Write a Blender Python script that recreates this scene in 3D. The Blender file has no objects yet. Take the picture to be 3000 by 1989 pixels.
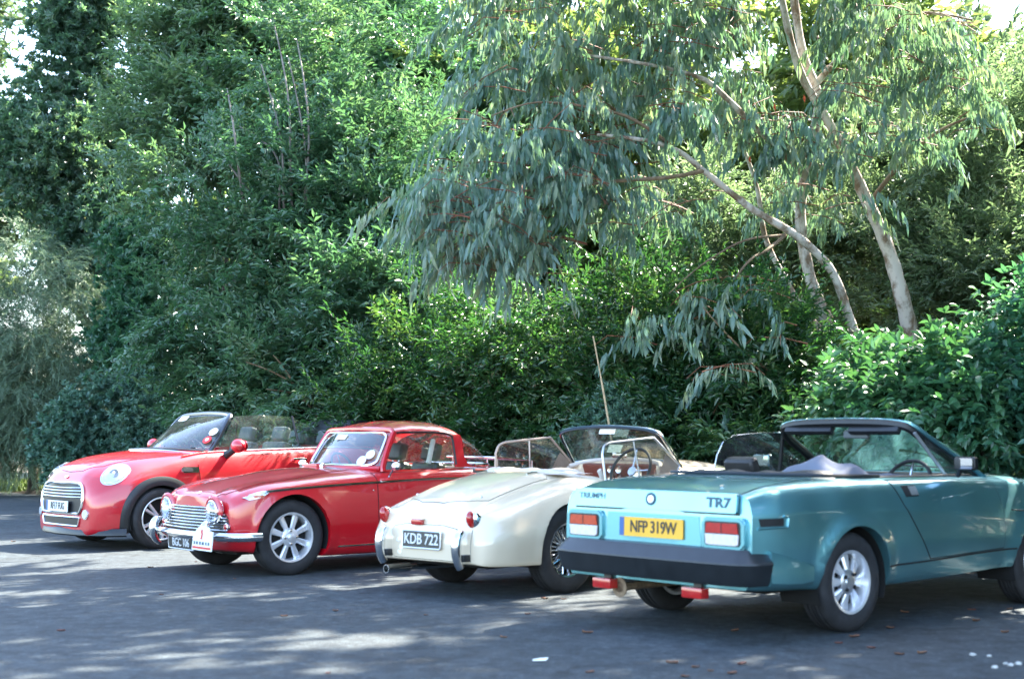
import bpy, bmesh, math, random
import numpy as np
from mathutils import Vector, Matrix
from mathutils.bvhtree import BVHTree

SC = bpy.context.scene
COL = SC.collection
R = math.radians
random.seed(7)
RNG = np.random.default_rng(7)

# ------------------------------------------------------------------ camera
cam_data = bpy.data.cameras.new('camera')
cam_data.lens = 50.0
cam_data.sensor_width = 36.0
cam_data.sensor_fit = 'HORIZONTAL'
cam_data.clip_end = 2000
cam = bpy.data.objects.new('camera', cam_data)
COL.objects.link(cam)
cam.location = (0, 0, 1.17)
cam.rotation_euler = (R(90 + 3.84), 0, 0)
cam_data.dof.use_dof = True
cam_data.dof.focus_distance = 17.0
cam_data.dof.aperture_fstop = 2.2
SC.camera = cam

# ------------------------------------------------------------------ light
SUN_AZ, SUN_EL = 48.0, 47.0          # azimuth clockwise from +Y (straight ahead)
world = bpy.data.worlds.new('World')
SC.world = world
world.use_nodes = True
wn = world.node_tree
sky = wn.nodes.new('ShaderNodeTexSky')
sky.sky_type = 'NISHITA'
sky.sun_disc = False
sky.sun_elevation = R(SUN_EL)
sky.sun_rotation = R(SUN_AZ)
sky.air_density = 1.0
sky.dust_density = 1.4
sky.ozone_density = 1.0
wn.links.new(sky.outputs[0], wn.nodes['Background'].inputs[0])
wn.nodes['Background'].inputs[1].default_value = 0.15
sun_data = bpy.data.lights.new('sun', 'SUN')
sun_data.energy = 5.0
sun_data.angle = R(0.55)
sun_data.color = (1.0, 0.93, 0.80)
sun = bpy.data.objects.new('sun', sun_data)
COL.objects.link(sun)
_sd = Vector((math.sin(R(SUN_AZ)) * math.cos(R(SUN_EL)), math.cos(R(SUN_AZ)) * math.cos(R(SUN_EL)), math.sin(R(SUN_EL))))
sun.rotation_euler = _sd.to_track_quat('Z', 'Y').to_euler()
sun.location = (20, 5, 30)
SC.view_settings.view_transform = 'Standard'
SC.view_settings.look = 'None'
SC.view_settings.gamma = 1.0
SC.view_settings.use_curve_mapping = False
SC.view_settings.exposure = 3.0

# ------------------------------------------------------------------ materials
MATS = {}
def mat(name, col, rough=.5, metal=0.0, coat=0.0, var=.0, scale=8.0, bump=0.0, bscale=60.0, spec=.5, emit=None, sheen=0, rvar=0.0):
    if name in MATS: return MATS[name]
    m = bpy.data.materials.new(name); m.use_nodes = True
    nt = m.node_tree; b = nt.nodes['Principled BSDF']
    b.inputs['Base Color'].default_value = (*col, 1)
    b.inputs['Roughness'].default_value = rough
    b.inputs['Metallic'].default_value = metal
    b.inputs['Coat Weight'].default_value = coat
    b.inputs['Coat Roughness'].default_value = .04
    b.inputs['Specular IOR Level'].default_value = spec
    tc = nt.nodes.new('ShaderNodeTexCoord')
    if var > 0 or rvar > 0:
        n = nt.nodes.new('ShaderNodeTexNoise'); n.inputs['Scale'].default_value = scale; n.inputs['Detail'].default_value = 5
        nt.links.new(tc.outputs['Object'], n.inputs['Vector'])
    if var > 0:
        mp = nt.nodes.new('ShaderNodeMapRange'); mp.inputs[1].default_value = .3; mp.inputs[2].default_value = .7
        mp.inputs[3].default_value = 1 - var; mp.inputs[4].default_value = 1 + var
        nt.links.new(n.outputs['Fac'], mp.inputs[0])
        mx = nt.nodes.new('ShaderNodeMix'); mx.data_type = 'RGBA'; mx.blend_type = 'MULTIPLY'; mx.inputs[0].default_value = 1
        mx.inputs[6].default_value = (*col, 1)
        nt.links.new(mp.outputs[0], mx.inputs[7]); nt.links.new(mx.outputs[2], b.inputs['Base Color'])
    if rvar > 0:
        mr = nt.nodes.new('ShaderNodeMapRange'); mr.inputs[1].default_value = .35; mr.inputs[2].default_value = .7
        mr.inputs[3].default_value = rough; mr.inputs[4].default_value = rough + rvar
        nt.links.new(n.outputs['Fac'], mr.inputs[0]); nt.links.new(mr.outputs[0], b.inputs['Roughness'])
    if bump > 0:
        n2 = nt.nodes.new('ShaderNodeTexNoise'); n2.inputs['Scale'].default_value = bscale; n2.inputs['Detail'].default_value = 4
        nt.links.new(tc.outputs['Object'], n2.inputs['Vector'])
        bp = nt.nodes.new('ShaderNodeBump'); bp.inputs['Strength'].default_value = bump; bp.inputs['Distance'].default_value = .01
        nt.links.new(n2.outputs['Fac'], bp.inputs['Height']); nt.links.new(bp.outputs[0], b.inputs['Normal'])
    if emit:
        b.inputs['Emission Color'].default_value = (*emit[0], 1); b.inputs['Emission Strength'].default_value = emit[1]
    MATS[name] = m
    return m

def glass_mat(name, tint=(.75, .85, .82), refl=1.0, graze=.92):
    m = bpy.data.materials.new(name); m.use_nodes = True
    nt = m.node_tree; nt.nodes.remove(nt.nodes['Principled BSDF'])
    out = nt.nodes['Material Output']
    tr = nt.nodes.new('ShaderNodeBsdfTransparent'); tr.inputs[0].default_value = (*tint, 1)
    gl = nt.nodes.new('ShaderNodeBsdfGlossy'); gl.inputs['Roughness'].default_value = .02
    lw = nt.nodes.new('ShaderNodeLayerWeight'); lw.inputs[0].default_value = .5      # facing = 1 - |cos|
    pw = nt.nodes.new('ShaderNodeMath'); pw.operation = 'POWER'; pw.inputs[1].default_value = 5
    fr = nt.nodes.new('ShaderNodeMath'); fr.operation = 'MULTIPLY_ADD'; fr.inputs[1].default_value = graze; fr.inputs[2].default_value = .14 * refl
    nt.links.new(lw.outputs['Facing'], pw.inputs[0]); nt.links.new(pw.outputs[0], fr.inputs[0])
    # both faces of a pane reflect, and thickened dust streaks paint in reflected haze
    n = nt.nodes.new('ShaderNodeTexNoise'); n.inputs['Scale'].default_value = 3
    mx = nt.nodes.new('ShaderNodeMixShader')
    ma = nt.nodes.new('ShaderNodeMath'); ma.operation = 'MULTIPLY'; ma.inputs[1].default_value = 1.25; ma.use_clamp = True
    nt.links.new(fr.outputs[0], ma.inputs[0])
    nt.links.new(ma.outputs[0], mx.inputs[0]); nt.links.new(tr.outputs[0], mx.inputs[1]); nt.links.new(gl.outputs[0], mx.inputs[2])
    df = nt.nodes.new('ShaderNodeBsdfDiffuse'); df.inputs[0].default_value = (.55, .57, .56, 1)
    m2 = nt.nodes.new('ShaderNodeMixShader')
    mr = nt.nodes.new('ShaderNodeMapRange'); mr.inputs[1].default_value = .35; mr.inputs[2].default_value = .75; mr.inputs[3].default_value = .02; mr.inputs[4].default_value = .08
    nt.links.new(n.outputs['Fac'], mr.inputs[0]); nt.links.new(mr.outputs[0], m2.inputs[0])
    nt.links.new(mx.outputs[0], m2.inputs[1]); nt.links.new(df.outputs[0], m2.inputs[2])
    nt.links.new(m2.outputs[0], out.inputs[0])
    MATS[name] = m
    return m

def paint(name, col, metal=0.0, rough=.35):
    m = mat(name, col, rough=rough, metal=metal, coat=1.0, var=.05, scale=2.5, rvar=.12)
    m.node_tree.nodes['Principled BSDF'].inputs['Coat IOR'].default_value = 1.65
    return m

RED = paint('red_paint', (.54, .003, .011))
RED2 = paint('red_paint_metallic', (.52, .003, .014), metal=.10)
CREAM = paint('cream_paint', (.68, .555, .395))
TEAL = paint('teal_paint', (.155, .395, .440), metal=.85, rough=.33)
CHROME = mat('chrome', (.80, .81, .82), rough=.10, metal=1, rvar=.12, scale=20)
ALLOY = mat('alloy', (.62, .63, .66), rough=.33, metal=.85, var=.08, scale=30)
ALLOY2 = mat('bright_alloy', (.74, .75, .78), rough=.30, metal=.6, var=.06, scale=30)
RUBBER = mat('tyre_rubber', (.018, .018, .020), rough=.72, var=.35, scale=18, bump=.25, bscale=160)
BLACK = mat('black_trim', (.010, .011, .013), rough=.42, var=.2, scale=12)
BLACKPL = mat('black_plastic', (.014, .017, .020), rough=.40, coat=.08, var=.25, scale=10, bump=.08, bscale=300)
DARK = mat('underbody_black', (.006, .006, .006), rough=.9)
SEAM = mat('seam_rubber', (.008, .008, .008), rough=.8)
VINYL = mat('black_vinyl', (.016, .018, .022), rough=.48, bump=.25, bscale=25, var=.2)
GREYCLOTH = mat('grey_cloth', (.11, .125, .165), rough=.8, var=.12, bump=.2, bscale=20)
LEATHER_BLK = mat('black_leather', (.020, .019, .018), rough=.45, bump=.15, bscale=80, var=.25)
LEATHER_BRN = mat('brown_leather', (.16, .035, .020), rough=.42, bump=.1, bscale=60, var=.2)
LEATHER_TAN = mat('tan_trim', (.42, .33, .27), rough=.6, var=.15)
CREAM_TRIM = mat('cream_trim', (.55, .50, .45), rough=.6, var=.1)
GREYSEAT = mat('grey_seat', (.10, .115, .12), rough=.7, var=.15)
GLASS = glass_mat('windscreen_glass')
GLASS_CLEAR = glass_mat('clear_glass', (.88, .92, .9), .6)
GLASS_REAR = glass_mat('rear_window_plastic', (.80, .82, .78), .35, .45)
GLASS_DK = glass_mat('tinted_glass', (.30, .38, .37))
PERSPEX = glass_mat('perspex', (.62, .60, .56), .8)
GLASS_LAMP = glass_mat('lamp_cover_glass', (.92, .94, .95), 1.6)
LENS = mat('lamp_glass', (.80, .82, .84), rough=.06, metal=.35, coat=1, var=.12, scale=40)
REDLENS = mat('red_lens', (.42, .012, .010), rough=.12, coat=1, var=.15, scale=30)
REDLENS2 = mat('orange_red_lens', (.52, .055, .015), rough=.14, coat=1, var=.15, scale=30)
AMBERLENS = mat('amber_lens', (.55, .10, .02), rough=.12, coat=1, var=.2, scale=40)
WHITELENS = mat('white_lens', (.70, .62, .60), rough=.15, coat=1, var=.1, scale=40)
PLATE_W = mat('white_plate', (.72, .74, .72), rough=.35, var=.05)
PLATE_Y = mat('amber_plate', (.80, .42, .03), rough=.35, var=.05)
PLATE_K = mat('black_plate', (.015, .016, .018), rough=.35, var=.1)
PLATE_B = mat('blue_band', (.02, .10, .30), rough=.35)
INK = mat('black_ink', (.02, .02, .022), rough=.4)
SILVERINK = mat('silver_ink', (.62, .63, .64), rough=.35)
DECAL = mat('dark_teal_decal', (.010, .075, .115), rough=.4)
PAPER = mat('paper', (.74, .76, .70), rough=.7, var=.05)
STICKER = mat('sticker_white', (.75, .80, .80), rough=.4)
REDINK = mat('red_ink', (.60, .03, .03), rough=.5)
RUST = mat('pipe_steel', (.30, .29, .28), rough=.4, metal=.8, var=.4, scale=40)
BROWNPIPE = mat('old_pipe', (.22, .15, .09), rough=.6, metal=.3, var=.4, scale=40)

# ------------------------------------------------------------------ mesh helpers
def mesh_of(name, v, f):
    me = bpy.data.meshes.new(name)
    me.from_pydata([tuple(map(float, p)) for p in v], [], [tuple(map(int, q)) for q in f])
    me.validate(); me.update()
    return me

def add(name, data, m, parent=None, smooth=35, label=None):
    """data: (verts, faces) or a mesh; links ONE object"""
    me = data if isinstance(data, bpy.types.Mesh) else mesh_of(name, *data)
    if m is not None:
        me.materials.clear(); me.materials.append(m)
    if smooth:
        me.polygons.foreach_set('use_smooth', [True] * len(me.polygons))
        me.set_sharp_from_angle(angle=R(smooth))
    o = bpy.data.objects.new(name, me); COL.objects.link(o)
    if parent is not None: o.parent = parent
    if label: o['label'] = label
    return o

def tag(o, label, cat=None, group=None, kind=None):
    if label: o['label'] = label
    if cat: o['category'] = cat
    if group: o['group'] = group
    if kind: o['kind'] = kind
    return o

def empty(name, loc=(0, 0, 0), rz=0, parent=None):
    o = bpy.data.objects.new(name, None); COL.objects.link(o)
    o.location = loc; o.rotation_euler = (0, 0, rz); o.empty_display_size = .3
    if parent is not None: o.parent = parent
    return o

def merge(*ms):
    V, F, k = [], [], 0
    for v, f in ms:
        V += [tuple(p) for p in v]; F += [tuple(i + k for i in q) for q in f]; k = len(V)
    return V, F

def xf(ms, M):
    v, f = ms
    return [tuple(M @ Vector(p)) for p in v], f

def mirror_y(ms):
    v, f = ms
    return [(p[0], -p[1], p[2]) for p in v], [tuple(reversed(q)) for q in f]

def from_bm(bm):
    bm.verts.ensure_lookup_table(); bm.verts.index_update()
    V = [tuple(v.co) for v in bm.verts]; F = [tuple(v.index for v in f.verts) for f in bm.faces]
    bm.free(); return V, F

def box(c, s, bev=.0, seg=2, rot=None):
    bm = bmesh.new(); bmesh.ops.create_cube(bm, size=1)
    for v in bm.verts: v.co = Vector((v.co.x * s[0], v.co.y * s[1], v.co.z * s[2]))
    if bev > 0: bmesh.ops.bevel(bm, geom=bm.edges[:], offset=bev, segments=seg, profile=.6, affect='EDGES')
    M = Matrix.Translation(c) @ (rot.to_4x4() if rot is not None else Matrix())
    bm.transform(M)
    return from_bm(bm)

def ball(c, s, u=20, v=12, rot=None):
    bm = bmesh.new(); bmesh.ops.create_uvsphere(bm, u_segments=u, v_segments=v, radius=1)
    for q in bm.verts: q.co = Vector((q.co.x * s[0], q.co.y * s[1], q.co.z * s[2]))
    bm.transform(Matrix.Translation(c) @ (rot.to_4x4() if rot is not None else Matrix()))
    return from_bm(bm)

def tube(path, r, n=8, closed=False, cap=True, flat=None):
    """flat=(a,b): elliptic section, a along the frame normal"""
    P = [Vector(p) for p in path]; N = len(P)
    rr = r if hasattr(r, '__len__') else [r] * N
    V, F = [], []
    up = Vector((0, 0, 1)); prev = None
    for i in range(N):
        a = P[(i - 1) % N] if (closed or i > 0) else P[i]
        b = P[(i + 1) % N] if (closed or i < N - 1) else P[i]
        t = (b - a).normalized()
        if prev is None:
            nrm = t.cross(up)
            if nrm.length < 1e-3: nrm = t.cross(Vector((1, 0, 0)))
            nrm.normalize()
        else:
            nrm = prev - t * prev.dot(t)
            nrm.normalize()
        prev = nrm; bn = t.cross(nrm)
        fa, fb = flat if flat else (1, 1)
        for k in range(n):
            th = 2 * math.pi * k / n
            V.append(tuple(P[i] + (nrm * math.cos(th) * fa + bn * math.sin(th) * fb) * rr[i]))
    M = N if closed else N - 1
    for i in range(M):
        j = (i + 1) % N
        for k in range(n):
            l = (k + 1) % n
            F.append((i * n + k, i * n + l, j * n + l, j * n + k))
    if cap and not closed:
        F.append(tuple(reversed(range(n)))); F.append(tuple(range((N - 1) * n, N * n)))
    return V, F

def lathe(prof, n=40, axis='Y', c=(0, 0, 0), close=False, ends=(True, True)):
    """prof: (radius, along axis)"""
    V, F = [], []
    for r, a in prof:
        for k in range(n):
            th = 2 * math.pi * k / n
            p = (r * math.cos(th), a, r * math.sin(th)) if axis == 'Y' else ((a, r * math.cos(th), r * math.sin(th)) if axis == 'X' else (r * math.cos(th), r * math.sin(th), a))
            V.append((p[0] + c[0], p[1] + c[1], p[2] + c[2]))
    m = len(prof)
    for i in range(m if close else m - 1):
        j = (i + 1) % m
        for k in range(n):
            l = (k + 1) % n
            F.append((i * n + k, i * n + l, j * n + l, j * n + k))
    if not close:
        if ends[0]: F.append(tuple(range(n)))
        if ends[1]: F.append(tuple(range((m - 1) * n, m * n)))
    bm = bmesh.new()
    vs = [bm.verts.new(p) for p in V]
    for q in F:
        try: bm.faces.new([vs[i] for i in q])
        except ValueError: pass
    bmesh.ops.recalc_face_normals(bm, faces=bm.faces[:])
    return from_bm(bm)

def prism(poly, d, frame):
    """poly 2D list, thickness d along frame z; frame 4x4"""
    n = len(poly)
    V = [tuple(frame @ Vector((p[0], p[1], 0))) for p in poly] + [tuple(frame @ Vector((p[0], p[1], d))) for p in poly]
    F = [tuple(reversed(range(n))), tuple(range(n, 2 * n))] + [(i, (i + 1) % n, n + (i + 1) % n, n + i) for i in range(n)]
    return V, F

def frame(o, zdir, ydir=(0, 0, 1)):
    z = Vector(zdir).normalized(); y = Vector(ydir); x = y.cross(z).normalized(); y = z.cross(x)
    M = Matrix((x, y, z)).transposed().to_4x4(); M.translation = Vector(o)
    return M

def rrect(w, h, r, n=5, cx=0, cy=0):
    P = []
    for (sx, sy, a0) in ((1, 1, 0), (-1, 1, 90), (-1, -1, 180), (1, -1, 270)):
        for k in range(n + 1):
            a = R(a0 + 90 * k / n)
            P.append((cx + sx * (w / 2 - r) + r * math.cos(a), cy + sy * (h / 2 - r) + r * math.sin(a)))
    return P

def ellipse(a, b, n=28, rot=0, cx=0, cy=0):
    c, s = math.cos(rot), math.sin(rot)
    return [(cx + a * math.cos(t) * c - b * math.sin(t) * s, cy + a * math.cos(t) * s + b * math.sin(t) * c) for t in [2 * math.pi * k / n for k in range(n)]]

_fc = [0]
def text(name, s, size, fr, m, parent, sx=1.0, depth=.003, bold=0.0, space=1.0, label=None):
    cu = bpy.data.curves.new('txt', 'FONT'); cu.body = s; cu.size = size; cu.extrude = depth; cu.align_x = 'CENTER'; cu.align_y = 'CENTER'
    cu.offset = bold; cu.space_character = space; cu.resolution_u = 3
    o = bpy.data.objects.new('txt', cu); COL.objects.link(o)
    dg = bpy.context.evaluated_depsgraph_get()
    me = bpy.data.meshes.new_from_object(o.evaluated_get(dg))
    bpy.data.objects.remove(o)
    me.transform(Matrix.Diagonal((sx, 1, 1, 1))); me.transform(fr)
    return add(name, me, m, parent, smooth=0, label=label)

def pchip(P, s, q):
    P = np.asarray(P, float); n = len(P)
    h = np.diff(s)
    sh = (-1,) + (1,) * (P.ndim - 1)
    d = np.diff(P, axis=0) / h.reshape(sh)
    m = np.zeros_like(P)
    if n == 2:
        m[:] = d[0]
    else:
        w1 = (2 * h[1:] + h[:-1]).reshape(sh); w2 = (h[1:] + 2 * h[:-1]).reshape(sh)
        same = d[1:] * d[:-1] > 0
        with np.errstate(divide='ignore', invalid='ignore'):
            hm = (w1 + w2) / (w1 / d[:-1] + w2 / d[1:])
        m[1:-1] = np.where(same, np.nan_to_num(hm), 0)
        m[0] = 1.5 * d[0] - .5 * m[1]; m[-1] = 1.5 * d[-1] - .5 * m[-2]
    i = np.clip(np.searchsorted(s, q, side='right') - 1, 0, n - 2)
    t = ((q - s[i]) / h[i]).reshape(sh); hh = h[i].reshape(sh)
    a, b = P[i], P[i + 1]; ma, mb = m[i] * hh, m[i + 1] * hh
    return a * (2 * t**3 - 3 * t**2 + 1) + ma * (t**3 - 2 * t**2 + t) + b * (-2 * t**3 + 3 * t**2) + mb * (t**3 - t**2)

def spl(P, per, breaks=()):
    """interpolate along axis 0; per = samples per segment; breaks = crease indices"""
    P = np.asarray(P, float); n = len(P)
    if P.ndim == 3: ch = np.linalg.norm(np.diff(P, axis=0), axis=2).mean(axis=1)
    else: ch = np.linalg.norm(np.diff(P, axis=0), axis=1)
    s = np.concatenate([[0], np.cumsum(np.maximum(ch, 1e-4))])
    cuts = [0] + sorted(b for b in breaks if 0 < b < n - 1) + [n - 1]
    out = []
    for a, b in zip(cuts[:-1], cuts[1:]):
        q = []
        for k in range(a, b):
            c = per[k] if hasattr(per, '__len__') else per
            q += list(np.linspace(s[k], s[k + 1], c, endpoint=False))
        if b == n - 1: q.append(s[b])
        out.append(pchip(P[a:b + 1], s[a:b + 1], np.array(q)))
    return np.concatenate(out)

def path(P, per=6, breaks=()):
    return [tuple(p) for p in spl(np.array(P, float), per, breaks)]

def loft_body(st, pu, pv, crows=(), ccols=(), tail_bulge=0, nose_bulge=0, capk=24, deform=None):
    """st: stations (tail to nose), each a list of (x,y,z) from top centre to bottom centre, y>=0"""
    G = np.array(st, float)
    G = np.swapaxes(G, 0, 1)                      # rows, cols, 3
    G = spl(G, pv, crows)                         # across rows
    G = np.swapaxes(G, 0, 1)
    G = spl(G, pu, ccols)                         # along the car
    if deform is not None:
        U, W, _ = G.shape; G = deform(G.reshape(-1, 3)).reshape(U, W, 3)
    G[:, 0, 1] = 0; G[:, -1, 1] = 0
    U, W, _ = G.shape
    bm = bmesh.new()
    L = [[bm.verts.new(G[u, w]) for w in range(W)] for u in range(U)]
    Rr = [[L[u][w] if w in (0, W - 1) else bm.verts.new((G[u, w, 0], -G[u, w, 1], G[u, w, 2])) for w in range(W)] for u in range(U)]
    def q(*vs):
        vs2 = []
        for v in vs:
            if v not in vs2: vs2.append(v)
        if len(vs2) > 2:
            try: bm.faces.new(vs2)
            except ValueError: pass
    for u in range(U - 1):
        for w in range(W - 1):
            q(L[u][w], L[u + 1][w], L[u + 1][w + 1], L[u][w + 1])
            q(Rr[u][w], Rr[u][w + 1], Rr[u + 1][w + 1], Rr[u + 1][w])
    for u, bulge, sg in ((0, tail_bulge, -1), (U - 1, nose_bulge, 1)):
        rows = []
        for w in range(W):
            if w in (0, W - 1): rows.append([L[u][w]] * (capk + 1)); continue
            r = [L[u][w]]
            for k in range(1, capk):
                s = 1 - 2 * k / capk
                b = bulge(s, G[u, w, 2]) if callable(bulge) else bulge * (1 - s * s)
                r.append(bm.verts.new((G[u, w, 0] + sg * b, G[u, w, 1] * s, G[u, w, 2])))
            r.append(Rr[u][w]); rows.append(r)
        for w in range(W - 1):
            for k in range(capk):
                q(rows[w][k], rows[w][k + 1], rows[w + 1][k + 1], rows[w + 1][k])
    bmesh.ops.remove_doubles(bm, verts=bm.verts[:], dist=1e-5)
    bmesh.ops.recalc_face_normals(bm, faces=bm.faces[:])
    return bm

def clip_patch(bm0, c, axis, poly, up=(0, 0, 1), off=.003, rim=.006, rad=None, mindot=.08, side=None):
    """part of the body skin seen along axis inside a CONVEX polygon (plane coordinates at c), lifted by off"""
    Fm = frame(c, axis, up); X = Fm.col[0].xyz; Y = Fm.col[1].xyz; Z = Fm.col[2].xyz; C = Vector(c)
    area = sum(poly[i][0] * poly[(i + 1) % len(poly)][1] - poly[(i + 1) % len(poly)][0] * poly[i][1] for i in range(len(poly)))
    P = poly if area > 0 else list(reversed(poly))
    bm = bm0.copy()
    rad = rad or 1.3 * max(math.hypot(*p) for p in P) + .25
    dead = [f for f in bm.faces if f.normal.dot(Z) < mindot or (f.calc_center_median() - C).length > rad or (side and f.calc_center_median().y * side < -.02)]
    bmesh.ops.delete(bm, geom=dead, context='FACES')
    for i in range(len(P)):
        a, b = P[i], P[(i + 1) % len(P)]
        ex, ey = b[0] - a[0], b[1] - a[1]
        if math.hypot(ex, ey) < 1e-6: continue
        nrm = (X * ey - Y * ex).normalized()       # outward for ccw
        pt = C + X * a[0] + Y * a[1]
        bmesh.ops.bisect_plane(bm, geom=bm.verts[:] + bm.edges[:] + bm.faces[:], plane_co=pt, plane_no=nrm, clear_outer=True)
    bmesh.ops.remove_doubles(bm, verts=bm.verts[:], dist=2e-5)
    bm.normal_update()
    nm = {v: v.normal.copy() for v in bm.verts}
    for v in bm.verts: v.co += nm[v] * off
    if rim > 0:
        be = [e for e in bm.edges if e.is_boundary]
        r = bmesh.ops.extrude_edge_only(bm, edges=be)
        for g in r['geom']:
            if isinstance(g, bmesh.types.BMVert): g.co -= Z * rim
    return from_bm(bm)

def grow(poly, d):
    """offset a convex polygon outward"""
    n = len(poly)
    area = sum(poly[i][0] * poly[(i + 1) % n][1] - poly[(i + 1) % n][0] * poly[i][1] for i in range(n))
    P = [Vector(p) for p in (poly if area > 0 else list(reversed(poly)))]
    out = []
    for i in range(n):
        e1 = (P[i] - P[i - 1]).normalized(); e2 = (P[(i + 1) % n] - P[i]).normalized()
        n1 = Vector((e1.y, -e1.x)); n2 = Vector((e2.y, -e2.x)); b = (n1 + n2)
        if b.length < 1e-6: b = n1
        b.normalize(); out.append(tuple(P[i] + b * d / max(.4, b.dot(n1))))
    return out

def panel(car, body, name, m, c, axis, poly, up=(0, 0, 1), off=.004, gap=.0065, side=None, label=None, **k):
    """a door, lid or bonnet: its own skin above a dark seal that shows as the shut line"""
    o = add(name, clip_patch(body, c, axis, poly, up, off, side=side, **k), m, car, label=label)
    if gap > 0:
        add('seal', clip_patch(body, c, axis, grow(poly, gap), up, off * .4, rim=.002, side=side, **k), SEAM, o)
    return o

def boolean(me_bm, cutters):
    """subtract closed cutters from a closed bmesh; returns mesh"""
    me = bpy.data.meshes.new('b'); me_bm.to_mesh(me)
    o = bpy.data.objects.new('b', me); COL.objects.link(o)
    cs = []
    for i, cdata in enumerate(cutters):
        bm = bmesh.new()
        vs = [bm.verts.new(p) for p in cdata[0]]
        for q in cdata[1]: bm.faces.new([vs[j] for j in q])
        bmesh.ops.recalc_face_normals(bm, faces=bm.faces[:])
        cm = bpy.data.meshes.new('c'); bm.to_mesh(cm); bm.free()
        c = bpy.data.objects.new('c', cm); COL.objects.link(c); cs.append(c)
        md = o.modifiers.new('x%d' % i, 'BOOLEAN'); md.operation = 'DIFFERENCE'; md.object = c; md.solver = 'MANIFOLD'
    bpy.context.view_layer.update()
    dg = bpy.context.evaluated_depsgraph_get()
    r = bpy.data.meshes.new_from_object(o.evaluated_get(dg))
    if len(r.polygons) < 50:
        for md in o.modifiers: md.solver = 'EXACT'
        bpy.context.view_layer.update()
        r = bpy.data.meshes.new_from_object(o.evaluated_get(bpy.context.evaluated_depsgraph_get()))
    for c in cs: bpy.data.objects.remove(c)
    bpy.data.objects.remove(o)
    return r

def cyl_y(x, z, r, y0, y1, n=48):
    V = [(x + r * math.cos(2 * math.pi * k / n), y0, z + r * math.sin(2 * math.pi * k / n)) for k in range(n)]
    V += [(p[0], y1, p[2]) for p in V]
    F = [tuple(range(n)), tuple(reversed(range(n, 2 * n)))] + [(k, (k + 1) % n, n + (k + 1) % n, n + k) for k in range(n)]
    return V, F

def prism_z(poly, z0, z1):
    n = len(poly)
    V = [(p[0], p[1], z0) for p in poly] + [(p[0], p[1], z1) for p in poly]
    F = [tuple(reversed(range(n))), tuple(range(n, 2 * n))] + [(i, (i + 1) % n, n + (i + 1) % n, n + i) for i in range(n)]
    return V, F

def tub(poly, z0, z1):
    """open liner: walls and floor, a little inside the cut"""
    P = grow(poly, -.004); n = len(P)
    V = [(p[0], p[1], z0 + .004) for p in P] + [(p[0], p[1], z1) for p in P]
    F = [tuple(range(n))] + [(i, n + i, n + (i + 1) % n, (i + 1) % n) for i in range(n)]
    return V, F

def well(x, z, r, y0, y1, n=30, a0=-20, a1=200):
    """wheel-arch liner, open below and towards the wheel"""
    V, F = [], []
    for k in range(n + 1):
        a = R(a0 + (a1 - a0) * k / n)
        V += [(x + r * math.cos(a), y0, z + r * math.sin(a)), (x + r * math.cos(a), y1, z + r * math.sin(a))]
    for k in range(n): F.append((2 * k, 2 * k + 2, 2 * k + 3, 2 * k + 1))
    c = len(V); V.append((x, y0, z - .05))
    for k in range(n): F.append((2 * k, c, 2 * k + 2))
    return V, F

class Skin:
    """lays things on the outer skin of a body"""
    def __init__(s, bm): s.t = BVHTree.FromBMesh(bm)
    def side(s, x, z, sg, off=0):
        h = s.t.ray_cast(Vector((x, sg * 3, z)), Vector((0, -sg, 0)))
        if h[0] is None: return Vector((x, sg * .7, z))
        return h[0] + h[1] * off
    def top(s, x, y, off=0):
        h = s.t.ray_cast(Vector((x, y, 3)), Vector((0, 0, -1)))
        if h[0] is None: return Vector((x, y, .8))
        return h[0] + h[1] * off
    def end(s, y, z, sg, off=0):
        h = s.t.ray_cast(Vector((sg * 5, y, z)), Vector((-sg, 0, 0)))
        if h[0] is None: return Vector((sg * 1.9, y, z))
        return h[0] + h[1] * off

def grid_panel(top, bot, k=6, bow=None):
    """sheet between two paths of equal length"""
    V, F = [], []; n = len(top)
    for j in range(k + 1):
        t = j / k
        for i in range(n):
            p = Vector(top[i]) * (1 - t) + Vector(bot[i]) * t
            if bow: p += Vector(bow) * (4 * t * (1 - t))
            V.append(tuple(p))
    for j in range(k):
        for i in range(n - 1):
            F.append((j * n + i, j * n + i + 1, (j + 1) * n + i + 1, (j + 1) * n + i))
    return V, F

# ------------------------------------------------------------------ wheels
def tyre_mesh(rad, wid, rim, n=56):
    w = wid / 2
    prof = [(rim, -w * .80), (rim + .012, -w * .92), ((rad + rim) / 2, -w * 1.0), (rad - .030, -w * .95), (rad - .010, -w * .84), (rad, -w * .66)]
    for gx in (-.42, -.1, .1, .42):     # tread grooves
        prof += [(rad, w * gx - .008), (rad - .008, w * gx - .006), (rad - .008, w * gx + .006), (rad, w * gx + .008)]
    prof += [(rad, w * .66), (rad - .010, w * .84), (rad - .030, w * .95), ((rad + rim) / 2, w * 1.0), (rim + .012, w * .92), (rim, w * .80)]
    return lathe(prof, n, 'Y', close=True)

def blade(r0, r1, w0, w1, d0, d1, ang, thick=.02):
    """a spoke in the XZ plane, outer face at y=d (positive = outside)"""
    c, s = math.cos(ang), math.sin(ang)
    V = []
    for r, w, d in ((r0, w0, d0), (r1, w1, d1)):
        for (t, dd) in ((-w, d - thick * .5), (-w * .55, d), (w * .55, d), (w, d - thick * .5), (w, d - thick), (-w, d - thick)):
            V.append((r * c - t * s, dd, r * s + t * c))
    F = [tuple(range(5, -1, -1)), tuple(range(6, 12))] + [(k, (k + 1) % 6, 6 + (k + 1) % 6, 6 + k) for k in range(6)]
    return V, F

def spin_y(ms, a):
    return xf(ms, Matrix.Rotation(a, 4, 'Y'))

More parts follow.
